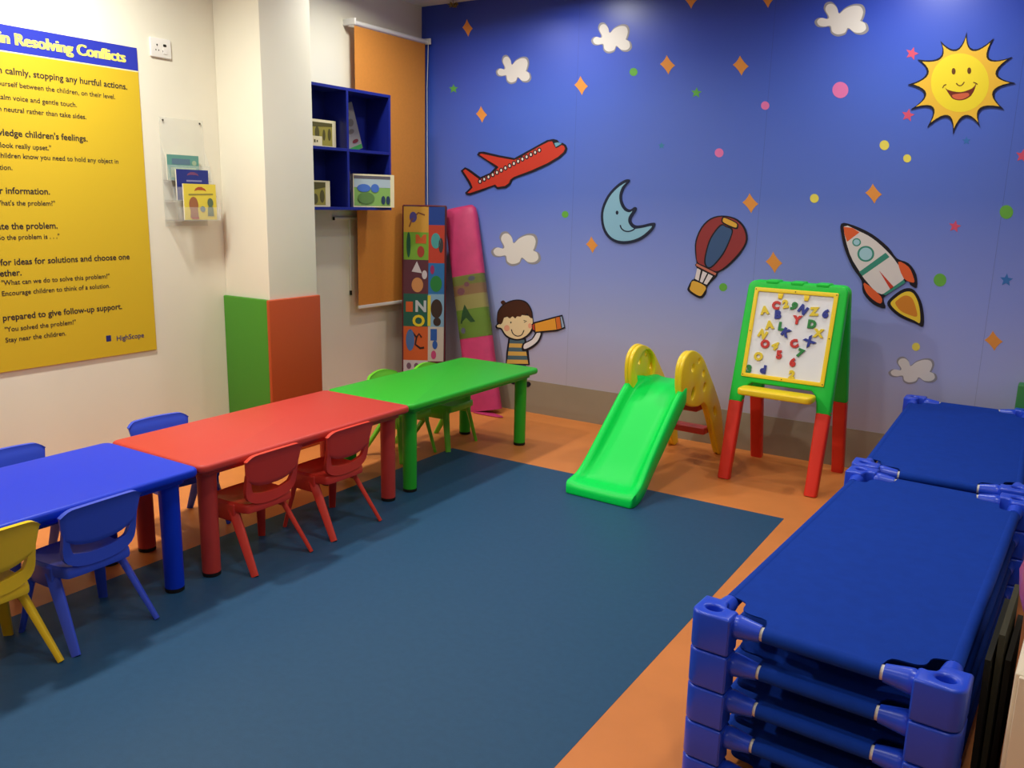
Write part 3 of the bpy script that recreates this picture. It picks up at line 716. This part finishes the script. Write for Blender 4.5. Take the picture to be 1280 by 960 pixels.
for px, py, r_, m, rot, lab in [(567, 111, 6, sg_, 0, 'small green five pointed star decal beside the blind chain'), (870.5, 116, 7, sg_, .1, 'small green five pointed star decal between two orange stars'),
                                (1140, 67, 8.5, sr_, .3, 'small red five pointed star decal above left of the sun'), (1135, 144, 8.5, sr_, .2, 'small red five pointed star decal below left of the sun'),
                                (827, 182, 4.5, st_, 0, 'tiny teal star decal left of the small pink dot'), (1208, 176, 5.5, sb_, 0, 'small blue star decal under the sun'),
                                (1278, 195, 9, sr_, .2, 'red five pointed star decal cut by the right edge of the photo'), (1193.5, 283, 8, sr_, .2, 'red five pointed star decal up right of the rocket'), (1258, 350, 8.5, sb_, .1, 'blue five pointed star decal right of the large green dots')]:
    decal('star_decal', lab, 'wall decoration', [('star', m, star5(px, py, r_, rot), 0, .0006)], 'small star decals')

# ------------------------------------------------------------------ left wall: poster, socket, holder
LN = Vector((1, 0, 0))
def lp(x, y, d=0):
    P = on_plane(x, y, Vector((LW+d, 0, 0)), LN); return (P.y, P.z)
def LM(d): return Matrix(((0, 0, 1, LW+d), (1, 0, 0, 0), (0, 1, 0, 0), (0, 0, 0, 1)))
py1, pzt, pzb = 2.697, 2.125, .637; py0 = 1.25; pzh = lp(171, 89)[1]
PO = thing('poster', (LW, (py0+py1)/2, pzb), 'large yellow poster with a blue heading on resolving conflicts', 'poster')
def inlocal(o, par):
    o.parent = par; o.matrix_parent_inverse = Matrix.Translation(par.location).inverted(); return o
def pbuild(mb, name, m, par, sm=0): return inlocal(mb.build(name, m, None, sm), par)
pbuild(MB().slab([(py0, pzb), (py1, pzb), (py1, pzt), (py0, pzt)], .009, LM(.0005), 0), 'board', poster_y, PO)
pbuild(MB().slab([(py0, pzh), (py1, pzh), (py1, pzt), (py0, pzt)], .0006, LM(.0095), 0), 'heading_band', poster_b, PO)
pbuild(MB().slab([(py0, pzh-.006), (py1, pzh-.006), (py1, pzh), (py0, pzh)], .0004, LM(.0095), 0), 'heading_rule', C('rule', 236, 224, 170), PO)
def put_text(mb, body, end, size, off=0, fat=(0,)):
    y, z = lp(*end, .0095)
    for kf, f in enumerate(fat):
        me = text_mesh(body, size, .0002, off, align='RIGHT'); xs = max(v.co.x for v in me.vertices)
        add_mesh(mb, me, LM(.0104) @ Matrix.Translation((y-xs+f, z, kf*.00025)))
mb = MB(); put_text(mb, 'Steps in Resolving Conflicts', (157, 78), .068, .0006, (-.0045, -.002, 0, .002)); pbuild(mb, 'heading_lettering', title_y, PO)
BIG, SML = .0400, .0308
for nm, lines in [('first_step_text', [('1. Approach calmly, stopping any hurtful actions.', (159, 112), 1), ('Place yourself between the children, on their level.', (144, 124), 0), ('Use a calm voice and gentle touch.', (96, 134), 0), ('Remain neutral rather than take sides.', (108, 149), 0)]),
                  ('second_step_text', [("2. Acknowledge children's feelings.", (109.5, 177), 1), ('"You look really upset."', (64, 188), 0), ('Let children know you need to hold any object in', (148, 204.5), 0), ('question.', (15.5, 212.5), 0)]),
                  ('third_step_text', [('3. Gather information.', (62.5, 243), 1), ('"What\'s the problem?"', (69, 257), 0)]),
                  ('fourth_step_text', [('4. Restate the problem.', (72, 285.5), 1), ('"So the problem is . . ."', (74.5, 298), 0)]),
                  ('fifth_step_text', [('5. Ask for ideas for solutions and choose one', (162, 324), 1), ('together.', (27, 344), 1), ('"What can we do to solve this problem?"', (137, 347.5), 0), ('Encourage children to think of a solution.', (137.5, 359.5), 0)]),
                  ('sixth_step_text', [('6. Be prepared to give follow-up support.', (152.5, 386), 1), ('"You solved the problem!"', (95, 405), 0), ('Stay near the children.', (82.5, 419), 0)])]:
    mb = MB()
    for body, end, big in lines:
        mb = MB(); put_text(mb, body, end, BIG if big else SML, .0006 if big else .0002); pbuild(mb, nm, ink, PO)
mb = MB(); put_text(mb, 'HighScope', (180, 421.5), .036, .0002)
ly, lz = lp(136, 426, .0095); mb.slab(rrect(.026, .03, .003, 2, ly, lz+.012), .0005, LM(.0095)); pbuild(mb, 'publisher_mark', C('mark_blue', 40, 44, 110), PO)

sy0, sz0 = 2.770, 2.092
SO = thing('wall_socket', (LW, 2.832, 2.145), 'white electrical socket plate high on the left wall', 'socket')
pbuild(MB().slab(rrect(.118, .092, .006, 3, 2.832, 2.145), .012, LM(0), .003), 'plate', white_m, SO, 40)
mb = MB()
for dy, dz, r_ in ((-.022, .012, .004), (.018, .014, .0055), (.026, .014, .0055), (-.03, -.012, .0028), (-.014, -.012, .0028), (.012, -.014, .004), (.03, -.014, .004)):
    mb.slab(ell(2.832+dy, 2.145+dz, r_, r_*1.3, 10), .0008, LM(.0118))
pbuild(mb, 'pin_hole', black_m, SO)
pbuild(MB().slab(rrect(.022, .03, .003, 2, 2.832+.022, 2.145-.012), .003, LM(.0118), .001), 'switch', white_m, SO)

HO = thing('brochure_holder', (LW, 2.94, 1.27), 'clear acrylic book holder mounted on the wall beside the pillar', 'holder')
hy0, hy1 = 2.800, 3.062
mb = MB().slab([(hy0, 1.27), (hy1, 1.27), (hy1, 1.815), (hy0, 1.815)], .004, LM(.001))
pbuild(mb, 'back_plate', acryl, HO)
for k, (d, zb, zt_) in enumerate(((.035, 1.50, 1.58), (.068, 1.40, 1.47), (.100, 1.30, 1.37))):
    mb = MB().slab([(hy0, zb), (hy1, zb), (hy1, zt_), (hy0, zt_)], .003, LM(d+.012))
    mb.slab([(hy0, zb), (hy1, zb), (hy1, zb+.004), (hy0, zb+.004)], d+.012-.006, LM(.006))
    pbuild(mb, 'pocket', acryl, HO)
for y in (hy0, hy1-.003):
    mb = MB().slab([(.006, 1.30), (.115, 1.30), (.115, 1.36), (.082, 1.46), (.048, 1.57), (.006, 1.68)], .003, Matrix(((1, 0, 0, LW), (0, 0, 1, y), (0, 1, 0, 0), (0, 0, 0, 1))))
    pbuild(mb, 'side_plate', acryl, HO)
for y in (hy0+.02, hy1-.02):
    pbuild(MB().slab(ell(y, 1.80, .005, .005, 12), .004, LM(.005), .001), 'screw', mat('dark_screw', (50, 46, 40), .4), HO)
def booklet(d, y0, y1, z0, z1, base, label, deco, name='book'):
    b = thing(name, (LW+d, (y0+y1)/2, z0), label, 'book', 'picture books in the acrylic holder')
    pbuild(MB().slab([(y0, z0), (y1, z0), (y1, z1), (y0, z1)], .008, LM(d)), 'pages', C('paper', 226, 220, 200), b)
    pbuild(MB().slab([(y0, z0), (y1, z0), (y1, z1), (y0, z1)], .001, LM(d+.008)), 'cover', base, b)
    for kd, (nm, m, polys) in enumerate(deco):
        mb = MB()
        for kq, q in enumerate(polys): mb.slab([(y0+(y1-y0)*u, z0+(z1-z0)*v) for u, v in q], .0004, LM(d+.009+.0006*kd+.0001*kq))
        pbuild(mb, nm, m, b)
    return b
arch = [(.32, .80), (.36, .87), (.45, .92), (.55, .92), (.65, .87), (.70, .80), (.6, .83), (.42, .83)]
booklet(.022, 2.812, 3.004, 1.505, 1.632, C('book_teal', 96, 150, 140), 'teal green picture book at the top rear of the acrylic holder', [('title_patch', C('book_grey', 92, 120, 140), [[(.15, .62), (.72, .62), (.72, .85), (.15, .85)]]), ('picture', C('book_mint', 156, 178, 150), [ell(.85, .7, .07, .1), [(.1, .1), (.9, .1), (.9, .5), (.1, .5)]])])
booklet(.055, 2.838, 3.034, 1.405, 1.560, C('book_navy', 40, 52, 130), 'navy blue picture book in the middle of the acrylic holder', [('title_patch', C('book_purple', 120, 70, 110), [arch]), ('title_line', C('book_pale', 130, 130, 180), [[(.3, .6), (.78, .6), (.78, .66), (.3, .66)]])])
booklet(.087, 2.852, 3.052, 1.305, 1.488, C('book_yellow', 226, 206, 74), 'yellow picture book at the front bottom of the acrylic holder', [
    ('title_patch', C('book_rust', 176, 84, 50), [arch]), ('title_line', C('book_olive', 150, 140, 70), [[(.14, .68), (.9, .70), (.9, .74), (.14, .72)]]),
    ('picture_left', C('book_brown', 160, 104, 70), [ell(.28, .42, .14, .22), [(.16, .05), (.42, .05), (.40, .3), (.18, .3)]]), ('picture_right', C('book_grn', 92, 112, 88), [ell(.80, .48, .09, .13), [(.7, .1), (.9, .1), (.88, .36), (.72, .36)]]),
    ('picture_middle', C('book_slate', 110, 130, 140), [ell(.55, .3, .08, .08)]), ('picture_feet', C('book_red', 170, 50, 46), [[(.2, .02), (.42, .02), (.42, .07), (.2, .07)]])])

# ------------------------------------------------------------------ roller blind
BX = -3.855
BL = thing('roller_blind', (BX, 4.52, .72), 'orange roller blind hanging beside the mural corner', 'blind')
pbuild(MB().box((BX, 4.520, 1.605), (.0015, .70, 1.74)), 'fabric', orange_blind, BL)
pbuild(MB().tube([(BX, 4.155, 2.492), (BX, 4.885, 2.492)], .015, 16), 'roller_tube', white_m, BL, 40)
pbuild(MB().box((BX, 4.520, .728), (.012, .708, .022), .004), 'bottom_bar', white_m, BL, 40)
for y in (4.150, 4.895):
    b = MB().box(((LW+BX)/2+.012, y, 2.495), (BX-LW+.04, .014, .040), .005); pbuild(b, 'bracket', white_m, BL, 40)
pbuild(MB().tube([(BX+.012, 4.893, 2.475), (BX+.004, 4.890, 2.2), (BX+.008, 4.886, 1.9), (BX+.016, 4.88, 1.5), (BX+.022, 4.876, 1.1)], .0028, 8), 'pull_chain', steel_m, BL, 40)

# trunking on the wall under the shelf
TR = thing('cable_trunking', (LW, 4.15, 1.3), 'thin white cable trunking on the wall below the shelf', 'trunking')
pbuild(MB().box((LW+.008, 4.150, 1.305), (.016, .26, .016), .003), 'trunking_run', white_m, TR, 40)
pbuild(MB().box((LW+.007, 4.165, 1.06), (.012, .010, .475), .002), 'trunking_drop', white_m, TR, 40)
pbuild(MB().box((LW+.007, 4.165, .82), (.013, .014, .03), .002), 'end_clip', black_m, TR, 40)
pbuild(MB().box((LW+.0085, 4.019, 1.303), (.016, .005, .02), 0), 'end_cap', black_m, TR, 40)

# ------------------------------------------------------------------ blue wall shelf and its books
HX0, HX1, HY0, HY1, HZ0, HZ1 = -3.842, -3.650, 3.535, 4.268, 1.362, 2.066
BK = thing('wall_shelf', (LW, (HY0+HY1)/2, HZ0), 'dark blue four-compartment shelf box mounted on the wall by the pillar', 'shelf')
th = .017
dx = (HX1-HX0); cxs = (HX0+HX1)/2; cys = (HY0+HY1)/2; czs = (HZ0+HZ1)/2
pbuild(MB().box((HX0+.004, cys, czs), (.008, HY1-HY0, HZ1-HZ0)), 'back_panel', shelf_m, BK)
for z, nm in ((HZ0+th/2, 'bottom_panel'), (HZ1-th/2, 'top_panel'), (1.712, 'shelf_board')): pbuild(MB().box((cxs, cys, z), (dx, HY1-HY0, th), .001), nm, shelf_m, BK)
for y, nm in ((HY0+th/2, 'side_panel'), (HY1-th/2, 'side_panel'), (3.880, 'divider')): pbuild(MB().box((cxs, y, czs), (dx-.001, th, HZ1-HZ0-.002), .001), nm, shelf_m, BK)
for z in (1.50, 1.93): pbuild(MB().box(((LW+HX0)/2, 3.83, z), (HX0-LW, .55, .05)), 'mounting_batten', shelf_m, BK)
def shelf_book(name, c, sz, rz, tilt, base, label, deco, edge=C('paper', 226, 220, 200), t=.012):
    """upright cover facing +x (rz turns it about z, tilt about the cover normal)"""
    b = thing(name, c, label, 'book', 'books in the blue wall shelf', rz)
    M = Matrix.Rotation(tilt, 4, 'X') @ Matrix(((0, 0, 1, 0), (1, 0, 0, 0), (0, 1, 0, 0), (0, 0, 0, 1)))
    w_, h_ = sz
    MB().slab([(-w_/2, 0), (w_/2, 0), (w_/2, h_), (-w_/2, h_)], t, M, 0, z0=-t).build('pages', edge, b, 0)
    MB().slab([(-w_/2, 0), (w_/2, 0), (w_/2, h_), (-w_/2, h_)], .001, M, 0).build('cover', base, b, 0)
    for kd, (nm, m, polys) in enumerate(deco):
        mb = MB()
        for kq, q in enumerate(polys): mb.slab([(-w_/2+w_*u, h_*v) for u, v in q], .0005, M, 0, z0=.001+.0008*kd+.0001*kq)
        mb.build(nm, m, b, 0)
    return b
zs = 1.712+th/2+.0006; zb_ = HZ0+th+.0006
olive, dkol, creamp = C('olive', 150, 140, 60), C('dark_olive', 86, 80, 40), C('cream_paper', 222, 212, 176)
shelf_book('picture_book', (-3.725, 3.745, zs), (.22, .155), 0, 0, creamp, 'olive and cream picture book standing in the upper left shelf compartment', [
    ('picture', olive, [[(.04, .06), (.86, .06), (.86, .9), (.04, .9)]]), ('picture_figure', dkol, [ell(.3, .5, .08, .25), ell(.55, .45, .05, .2), ell(.75, .48, .06, .22), [(.04, .72), (.86, .78), (.86, .9), (.04, .9)]])], t=.03)
b = shelf_book('label_card', (-3.665, 3.615, zs), (.13, .055), 0, 0, creamp, 'small cream card standing at the left of the upper shelf', [('card_print', dkol, [[(.5, .35), (.6, .35), (.6, .65), (.5, .65)], [(.66, .4), (.74, .4), (.74, .6), (.66, .6)]])], t=.012); b['category'] = 'card'
grey_c, muted = C('grey_cover', 142, 138, 134), C('muted_print', 110, 104, 96)
shelf_book('picture_book', (-3.79, 4.095, zs), (.135, .285), 0, R(19), grey_c, 'tall grey picture book leaning in the upper right shelf compartment', [
    ('picture', muted, [ell(.4, .8, .25, .1), ell(.6, .6, .2, .08), ell(.5, .42, .2, .05)]), ('picture_grass', C('grass_print', 60, 140, 70), [[(.02, .01), (.98, .01), (.98, .10), (.02, .10)]]), ('picture_figure', C('dark_red_print', 110, 44, 50), [ell(.62, .2, .2, .04)])])
shelf_book('picture_book', (-3.79, 4.040, zb_), (.120, .275), 0, R(17), grey_c, 'grey picture book leaning on the divider in the lower right shelf compartment', [
    ('picture', muted, [ell(.5, .8, .3, .1), ell(.7, .5, .25, .1)]), ('picture_grass', C('olive_print', 120, 140, 80), [[(.02, .05), (.98, .05), (.98, .3), (.02, .3)]])])
shelf_book('picture_book', (-3.715, 3.69, zb_), (.19, .15), 0, 0, creamp, 'dark olive picture book standing in the lower left shelf compartment', [
    ('picture', olive, [[(.04, .06), (.8, .06), (.8, .94), (.04, .94)]]), ('picture_figure', dkol, [[(.04, .6), (.8, .75), (.8, .94), (.04, .94)], ell(.35, .3, .12, .2), ell(.65, .4, .1, .25)])], t=.03)
shelf_book('picture_book', (-3.652, 4.105, zb_), (.285, .200), R(-20.7), 0, creamp, 'wide colourful picture book sticking out of the lower right shelf compartment', [
    ('picture', C('book_lightgreen', 130, 172, 92), [[(.02, .04), (.90, .04), (.90, .6), (.02, .6)]]), ('picture_sky', C('book_sky', 168, 186, 196), [[(.02, .6), (.90, .6), (.90, .9), (.02, .9)]]),
    ('picture_band', C('book_darkband', 96, 92, 100), [[(.02, .86), (.90, .86), (.90, .95), (.02, .95)]]), ('picture_blue', C('book_blue', 70, 110, 190), [ell(.25, .58, .16, .12), ell(.52, .58, .10, .13)]),
    ('picture_figure', C('book_dkblue', 40, 60, 90), [ell(.72, .22, .05, .13), ell(.84, .22, .05, .13)]), ('picture_leaf', C('book_mid', 92, 128, 70), [ell(.3, .28, .2, .18)])], t=.03)

# ------------------------------------------------------------------ play mat packs leaning in the corner
MPt = thing('play_mat_pack', (-3.641, 4.592, 0), 'folded alphabet play mat pack with letter tiles standing in the corner', 'play mat', rz=R(32))
mw, md, mh = .292, .085, 1.391
Mt = Matrix.Rotation(R(-3), 4, 'X')
prof = []
def mat_ring(z):
    return [Mt @ Vector((x, y, z)) for x, y in spline([(-mw/2, .0), (-mw/2, -.035), (-mw/2+.02, -.05), (-.03, -.058), (.02, -.052), (mw/2-.02, -.046), (mw/2, -.03), (mw/2, .02), (mw/2-.02, .035), (0, .035), (-mw/2+.02, .03)], 2)]
MB().loft([mat_ring(.004), mat_ring(.4), mat_ring(.9), mat_ring(mh)]).build('folded_mat', mat('mat_side', (70, 60, 66), .6), MPt, 50)
mb = MB()
for x, y in ((-mw/2, -.036), (mw/2-.004, -.036)): mb.tube([Mt @ Vector((x, y, .004)), Mt @ Vector((x, y, mh))], .006, 8)
mb.tube([Mt @ Vector((-mw/2, -.04, mh)), Mt @ Vector((0, -.058, mh)), Mt @ Vector((mw/2, -.036, mh))], .006, 8)
mb.build('piping', maroon, MPt)
# printed sheet
def fy(x): # y of the printed face at x
    return -.0515-.008*math.cos(x/mw*math.pi)
def patch(mb, poly, lift):
    L = []
    for x, z in poly: L.append((x, z))
    vs = [mb.bm.verts.new(Mt @ Vector((x, fy(x)-lift, z))) for x, z in L]
    vb = [mb.bm.verts.new(Mt @ Vector((x, fy(x)-lift+.0012, z))) for x, z in L]
    mb.face(vs); mb.face(vb[::-1]); n = len(L)
    for i in range(n): mb.face((vs[i], vb[i], vb[(i+1) % n], vs[(i+1) % n]))
PR = {}
def pr(nm, *rgb): return C('mat_'+nm, *[int(v*.86) for v in rgb])
xa, xm, xb = -mw/2+.006, .030, mw/2-.008
tiles = [(xa, xm, 1.215, 1.385, pr('gold', 214, 158, 60)), (xa, xm, 1.03, 1.215, pr('lime', 120, 170, 50)), (xa, xm, .80, 1.03, pr('plum', 92, 44, 56)), (xa, xm, .575, .80, pr('deepgreen', 30, 92, 76)), (xa, xm, .34, .575, pr('orange', 206, 94, 40)), (xa, xm, .02, .34, pr('white', 206, 196, 200)),
         (xm, xb, 1.265, 1.385, pr('blue', 28, 66, 150)), (xm, xb, 1.01, 1.265, pr('red', 196, 62, 42)), (xm, xb, .80, 1.01, pr('sky', 44, 112, 178)), (xm, xb, .575, .80, pr('paleblue', 130, 170, 200)), (xm, xb, .335, .575, pr('cream', 200, 192, 180)), (xm, xb, .02, .335, pr('wine', 90, 26, 44))]
for x0, x1, z0, z1, m in tiles:
    mb = MB(); k = 6
    patch(mb, [(x0+(x1-x0)*i/k, z0) for i in range(k+1)]+[(x1-(x1-x0)*i/k, z1) for i in range(k+1)], .001); mb.build('printed_tile', m, MPt, 0)
def art(nm, m, polys):
    mb = MB()
    for q in polys: patch(mb, [(x*.88+.004, z) for x, z in q], .0022)
    mb.build(nm, m, MPt, 0)
art('flower_print', pr('violet', 80, 70, 140), [ell(-.09, 1.315, .028, .035)])
art('vine_print', pr('brown', 130, 76, 44), [line([(-.12, 1.25), (-.10, 1.30), (-.05, 1.345), (.0, 1.33)], .01)])
art('letter_print', pr('orange', 206, 94, 40), [[(-.07, 1.14), (-.07, 1.20), (-.05, 1.20), (-.03, 1.175), (-.01, 1.20), (.012, 1.20), (.012, 1.14)]])
art('dot_print', pr('brick', 166, 60, 44), [ell(-.03, 1.085, .028, .038)])
art('leaf_print', pr('darkleaf', 24, 84, 60), [ell(-.125, 1.13, .016, .085)])
art('ring_print', pr('aqua', 76, 160, 160), [ell(.085, 1.16, .036, .052)])
art('pip_print', pr('darkgrey', 66, 58, 60), [ell(.125, 1.13, .018, .05)])
art('cone_print', pr('white', 206, 196, 200), [[(-.10, .95), (-.06, 1.02), (-.02, .94)], ell(0, .93, .02, .03)])
art('animal_print', pr('peach', 206, 140, 84), [ell(-.055, .86, .045, .05)])
art('balloon_print', pr('green', 40, 130, 60), [ell(.09, .87, .045, .055)])
art('magenta_print', pr('magenta', 160, 40, 100), [ell(.06, .965, .016, .03)])
art('square_print', pr('orange', 206, 94, 40), [[(-.145, .675), (-.09, .675), (-.09, .745), (-.145, .745)]])
art('bear_print', pr('darkbrown', 58, 40, 36), [ell(.095, .70, .045, .065), ell(.1, .61, .03, .03)])
art('lemon_print', pr('lemon', 222, 206, 60), [[(.026, .58), (.05, .58), (.05, .79), (.026, .79)]])
art('cloth_print', pr('steelblue', 74, 112, 170), [ell(-.11, .48, .034, .075)])
art('curl_print', pr('nearblack', 46, 26, 26), [line([(-.11, .55), (-.06, .50), (-.07, .45), (-.03, .425), (.0, .43)], .014), line([(-.06, .50), (-.04, .525), (-.02, .50)], .012)])
art('figure_print', pr('royal', 40, 90, 170), [[(.05, .48), (.10, .48), (.10, .56), (.05, .56)], ell(.085, .45, .02, .03)])
art('pink_print', pr('rose', 196, 70, 120), [ell(.075, .38, .02, .03)])
art('bead_print', pr('plumdot', 120, 90, 110), [ell(-.12, .30, .018, .022), ell(-.06, .30, .018, .022), ell(0, .30, .018, .022)])
for ch, xx, zz, m in (('N', -.020, .715, pr('silver', 190, 196, 200)), ('O', -.035, .615, pr('letteryellow', 226, 200, 40))):
    me = text_mesh(ch, .105, 0, .004); mb = MB(); x_m = sum(v.co.x for v in me.vertices)/len(me.vertices); y_m = (min(v.co.y for v in me.vertices)+max(v.co.y for v in me.vertices))/2
    vs = [mb.bm.verts.new(Mt @ Vector((xx+v.co.x-x_m, fy(xx+v.co.x-x_m)-.0032, zz+v.co.y-y_m))) for v in me.vertices]
    for p in me.polygons: mb.face([vs[i] for i in p.vertices])
    mb.build('letter_print', m, MPt, 0)

# pink pack: leaning sideways against the mural
PT = thing('play_mat_pack', (-3.215, 4.735, 0), 'pink play mat roll with a clear picture window leaning on the mural', 'play mat')
a0, a1 = Vector((-3.215, 4.735, .012)), Vector((-3.538, 4.862, 1.385))
ax = (a1-a0); Lk = ax.length; axn = ax.normalized(); sx_ = Vector((.94, .20, 0)); sx_ = (sx_-axn*sx_.dot(axn)).normalized(); nrm = sx_.cross(axn).normalized()
if nrm.y > 0: nrm = -nrm
def pink_ring(t, wsc=1, dsc=1, grow=0):
    o = a0+axn*(Lk*t)-Vector((-3.215, 4.735, 0)); q = spline([(-.118, 0), (-.110, .034), (-.07, .048), (0, .052), (.07, .048), (.110, .034), (.118, 0), (.108, -.034), (.05, -.044), (-.05, -.044), (-.108, -.034)], 2)
    return [o+sx_*(x*wsc*(1+grow))+nrm*(y*dsc*(1+grow)) for x, y in q]
MB().loft([pink_ring(0, 1.02, .9), pink_ring(.08, 1.0), pink_ring(.20), pink_ring(.36)]).build('lower_cover', pink_m, PT, 60)
MB().loft([pink_ring(.665), pink_ring(.82), pink_ring(.95), pink_ring(.985, .95, .85), pink_ring(1, .8, .5)]).build('upper_cover', pink_m, PT, 60)
pic = [(.352, pr('grassgreen', 128, 168, 60)), (.43, pr('grassgreen', 128, 168, 60)), (.50, pr('sand', 190, 180, 110)), (.57, pr('bloom', 170, 130, 90)), (.62, pr('greenish', 140, 150, 70)), (.67, None)]
for i in range(5): MB().loft([pink_ring(pic[i][0], .97, .97), pink_ring(pic[i+1][0], .97, .97)]).build('picture_panel', pic[i][1], PT, 60)
mb = MB()
def pk(u, t, lift=.0535):
    o = a0+axn*(Lk*t)-Vector((-3.215, 4.735, 0)); return o+sx_*u+nrm*(lift-.05*(u/.118)**2*.35)
def pkpoly(mb, q, lift):
    vs = [mb.bm.verts.new(pk(u, t, lift)) for u, t in q]; vb = [mb.bm.verts.new(pk(u, t, lift-.002)) for u, t in q]; n = len(q)
    mb.face(vs); mb.face(vb[::-1])
    for i in range(n): mb.face((vs[i], vb[i], vb[(i+1) % n], vs[(i+1) % n]))
pkpoly(mb, [(-.085, .435), (.03, .435), (.0, .47), (-.035, .525), (-.06, .49)], .054); mb.build('tree_print', pr('pine', 40, 96, 50), PT, 0)
mb = MB(); pkpoly(mb, ell(-.05, .59, .03, .018, 12), .054); pkpoly(mb, ell(.0, .62, .02, .012, 12), .054); mb.build('flower_print', pr('mauve', 150, 90, 110), PT, 0)
mb = MB(); pkpoly(mb, ell(.04, .645, .025, .012, 12), .054); pkpoly(mb, ell(-.07, .40, .018, .015, 12), .054); mb.build('bird_print', pr('greyblue', 110, 110, 140), PT, 0)
# glossy clear film with crinkles over the picture
film = mat('clear_film', (255, 255, 250), .12, .5, trans=1); film.node_tree.nodes['Principled BSDF'].inputs['IOR'].default_value = 1.25
fn = film.node_tree; nz = fn.nodes.new('ShaderNodeTexNoise'); nz.inputs['Scale'].default_value = 55; bp_ = fn.nodes.new('ShaderNodeBump'); bp_.inputs['Strength'].default_value = .6; bp_.inputs['Distance'].default_value = .004
fn.links.new(nz.outputs['Fac'], bp_.inputs['Height']); fn.links.new(bp_.outputs['Normal'], fn.nodes['Principled BSDF'].inputs['Normal'])
MB().loft([pink_ring(.36, 1, 1.09), pink_ring(.5, 1, 1.10), pink_ring(.665, 1, 1.09)], caps=False).build('clear_window', film, PT, 60)
mb = MB()
mb.slab(spline([(-.05, -.075), (.12, -.085), (.19, -.065), (.13, -.03), (.05, -.02)], 4), .006, Matrix.Translation((0, 0, .002)), .002)
mb.build('bottom_flap', pink_m, PT, 50)

# ------------------------------------------------------------------ right-hand edge
u = Vector((math.cos(rA), math.sin(rA), 0)); v_ = Vector((-math.sin(rA), math.cos(rA), 0))
def cotp(x, y, z=0): return Vector((cA.x, cA.y, 0))+u*x+v_*y+Vector((0, 0, z))
for k, (hz, lab) in enumerate([(.455, 'dark folded foam mat standing against the near cot stack'), (.50, 'dark folded foam mat between two others at the right edge'), (.42, 'dark folded foam mat nearest the cream cabinet')]):
    mb = MB(); rings = []
    for i in range(9):
        z = .003+(hz)*i/8; bend = -.003*(1-i/8)**2*k
        xx = CW/2+.056+.017*k+bend+.006*(1-i/8)
        rings.append([(xx-.006, -.50+.05*k, z), (xx+.006, -.50+.05*k, z), (xx+.006, -.12, z), (xx-.006, -.12, z)])
    mb.loft(rings)
    o = thing('folded_mat', cotp(0, 0), lab, 'mat', 'dark folded mats', rA); mb.build('mat_sheet', mat('dark_foam_%d' % k, [(34, 33, 28), (62, 60, 48), (48, 44, 38)][k], .85, .2, .1, 80), o, 30)
CA = thing('cabinet', cotp(CW/2+.118+.225, -.725+.5), 'low cream cabinet at the right edge beside the cots', 'cabinet', rz=rA)
MB().box((0, 0, .28), (.45, 1.0, .552), .004).build('body', cream_m, CA, 40)
for sx in (-1, 1):
    d = MB().box((sx*.111, -.507, .29), (.212, .012, .53), .002).build('door', cream_m, CA, 40)
    MB().lathe([(.009, 0), (.012, .012), (.006, .016), (.0001, .018)], 12, Matrix.Translation((sx*.03, -.513, .34)) @ Matrix.Rotation(R(90), 4, 'X')).build('knob', steel_m, d)
# sagging pink bag on the cabinet
BG = thing('bag', cotp(CW/2+.118+.125, -.42, .556), 'translucent pink bag lying on the cream cabinet at the right edge', 'bag', rz=rA)
mb = MB(); rings = []
for i in range(9):
    t = i/8; z = .002+.31*t; s_ = [.88, 1.0, 1.04, 1.02, .95, .82, .62, .40, .16][i]
    rings.append([(.15*s_*math.cos(a)*(1+.06*math.sin(5*a+i)), .21*s_*math.sin(a)*(1+.05*math.cos(4*a+i*.7)), z) for a in [2*math.pi*j/28 for j in range(28)]])
mb.loft(rings).build('bag_body', mat('pink_film', (186, 92, 128), .3, .5, .2, 30), BG, 60)
MB().tube([(0, 0, .308), (.02, .01, .34), (.05, .02, .358)], [.026, .016, .03], 12).build('bag_neck', mat('pink_film', (186, 92, 128)), BG, 60)
# green padding in the far right corner
GP = thing('wall_pad', (.18, 4.872, 0), 'green foam pad standing behind the far cot stack', 'wall pad')
MB().box((0, 0, .302), (.535, .09, .600), .008).build('pad', mat('corner_green_pad', (48, 128, 62), .5), GP)
# small tinsel ornament under the ceiling
OR = thing('ceiling_ornament', (-3.61, 4.86, 2.70), 'small dark gold ornament hanging at the ceiling above the mural corner', 'ornament')
mb = MB()
for k in range(16):
    a = 2*math.pi*k/16; b = random.uniform(-.5, .9)
    d = Vector((math.cos(a)*math.cos(b), .5*math.sin(a)*math.cos(b), math.sin(b)*.6)); mb.tube([d*.01, d*.035, d*random.uniform(.04, .06)], [.008, .006, .001], 5)
mb.build('tinsel', mat('gold_tinsel', (120, 104, 52), .35, .5, metal=.6), OR)
MB().tube([(0, 0, .01), (0, 0, .0295)], .0015, 6).build('hanging_thread', black_m, OR)
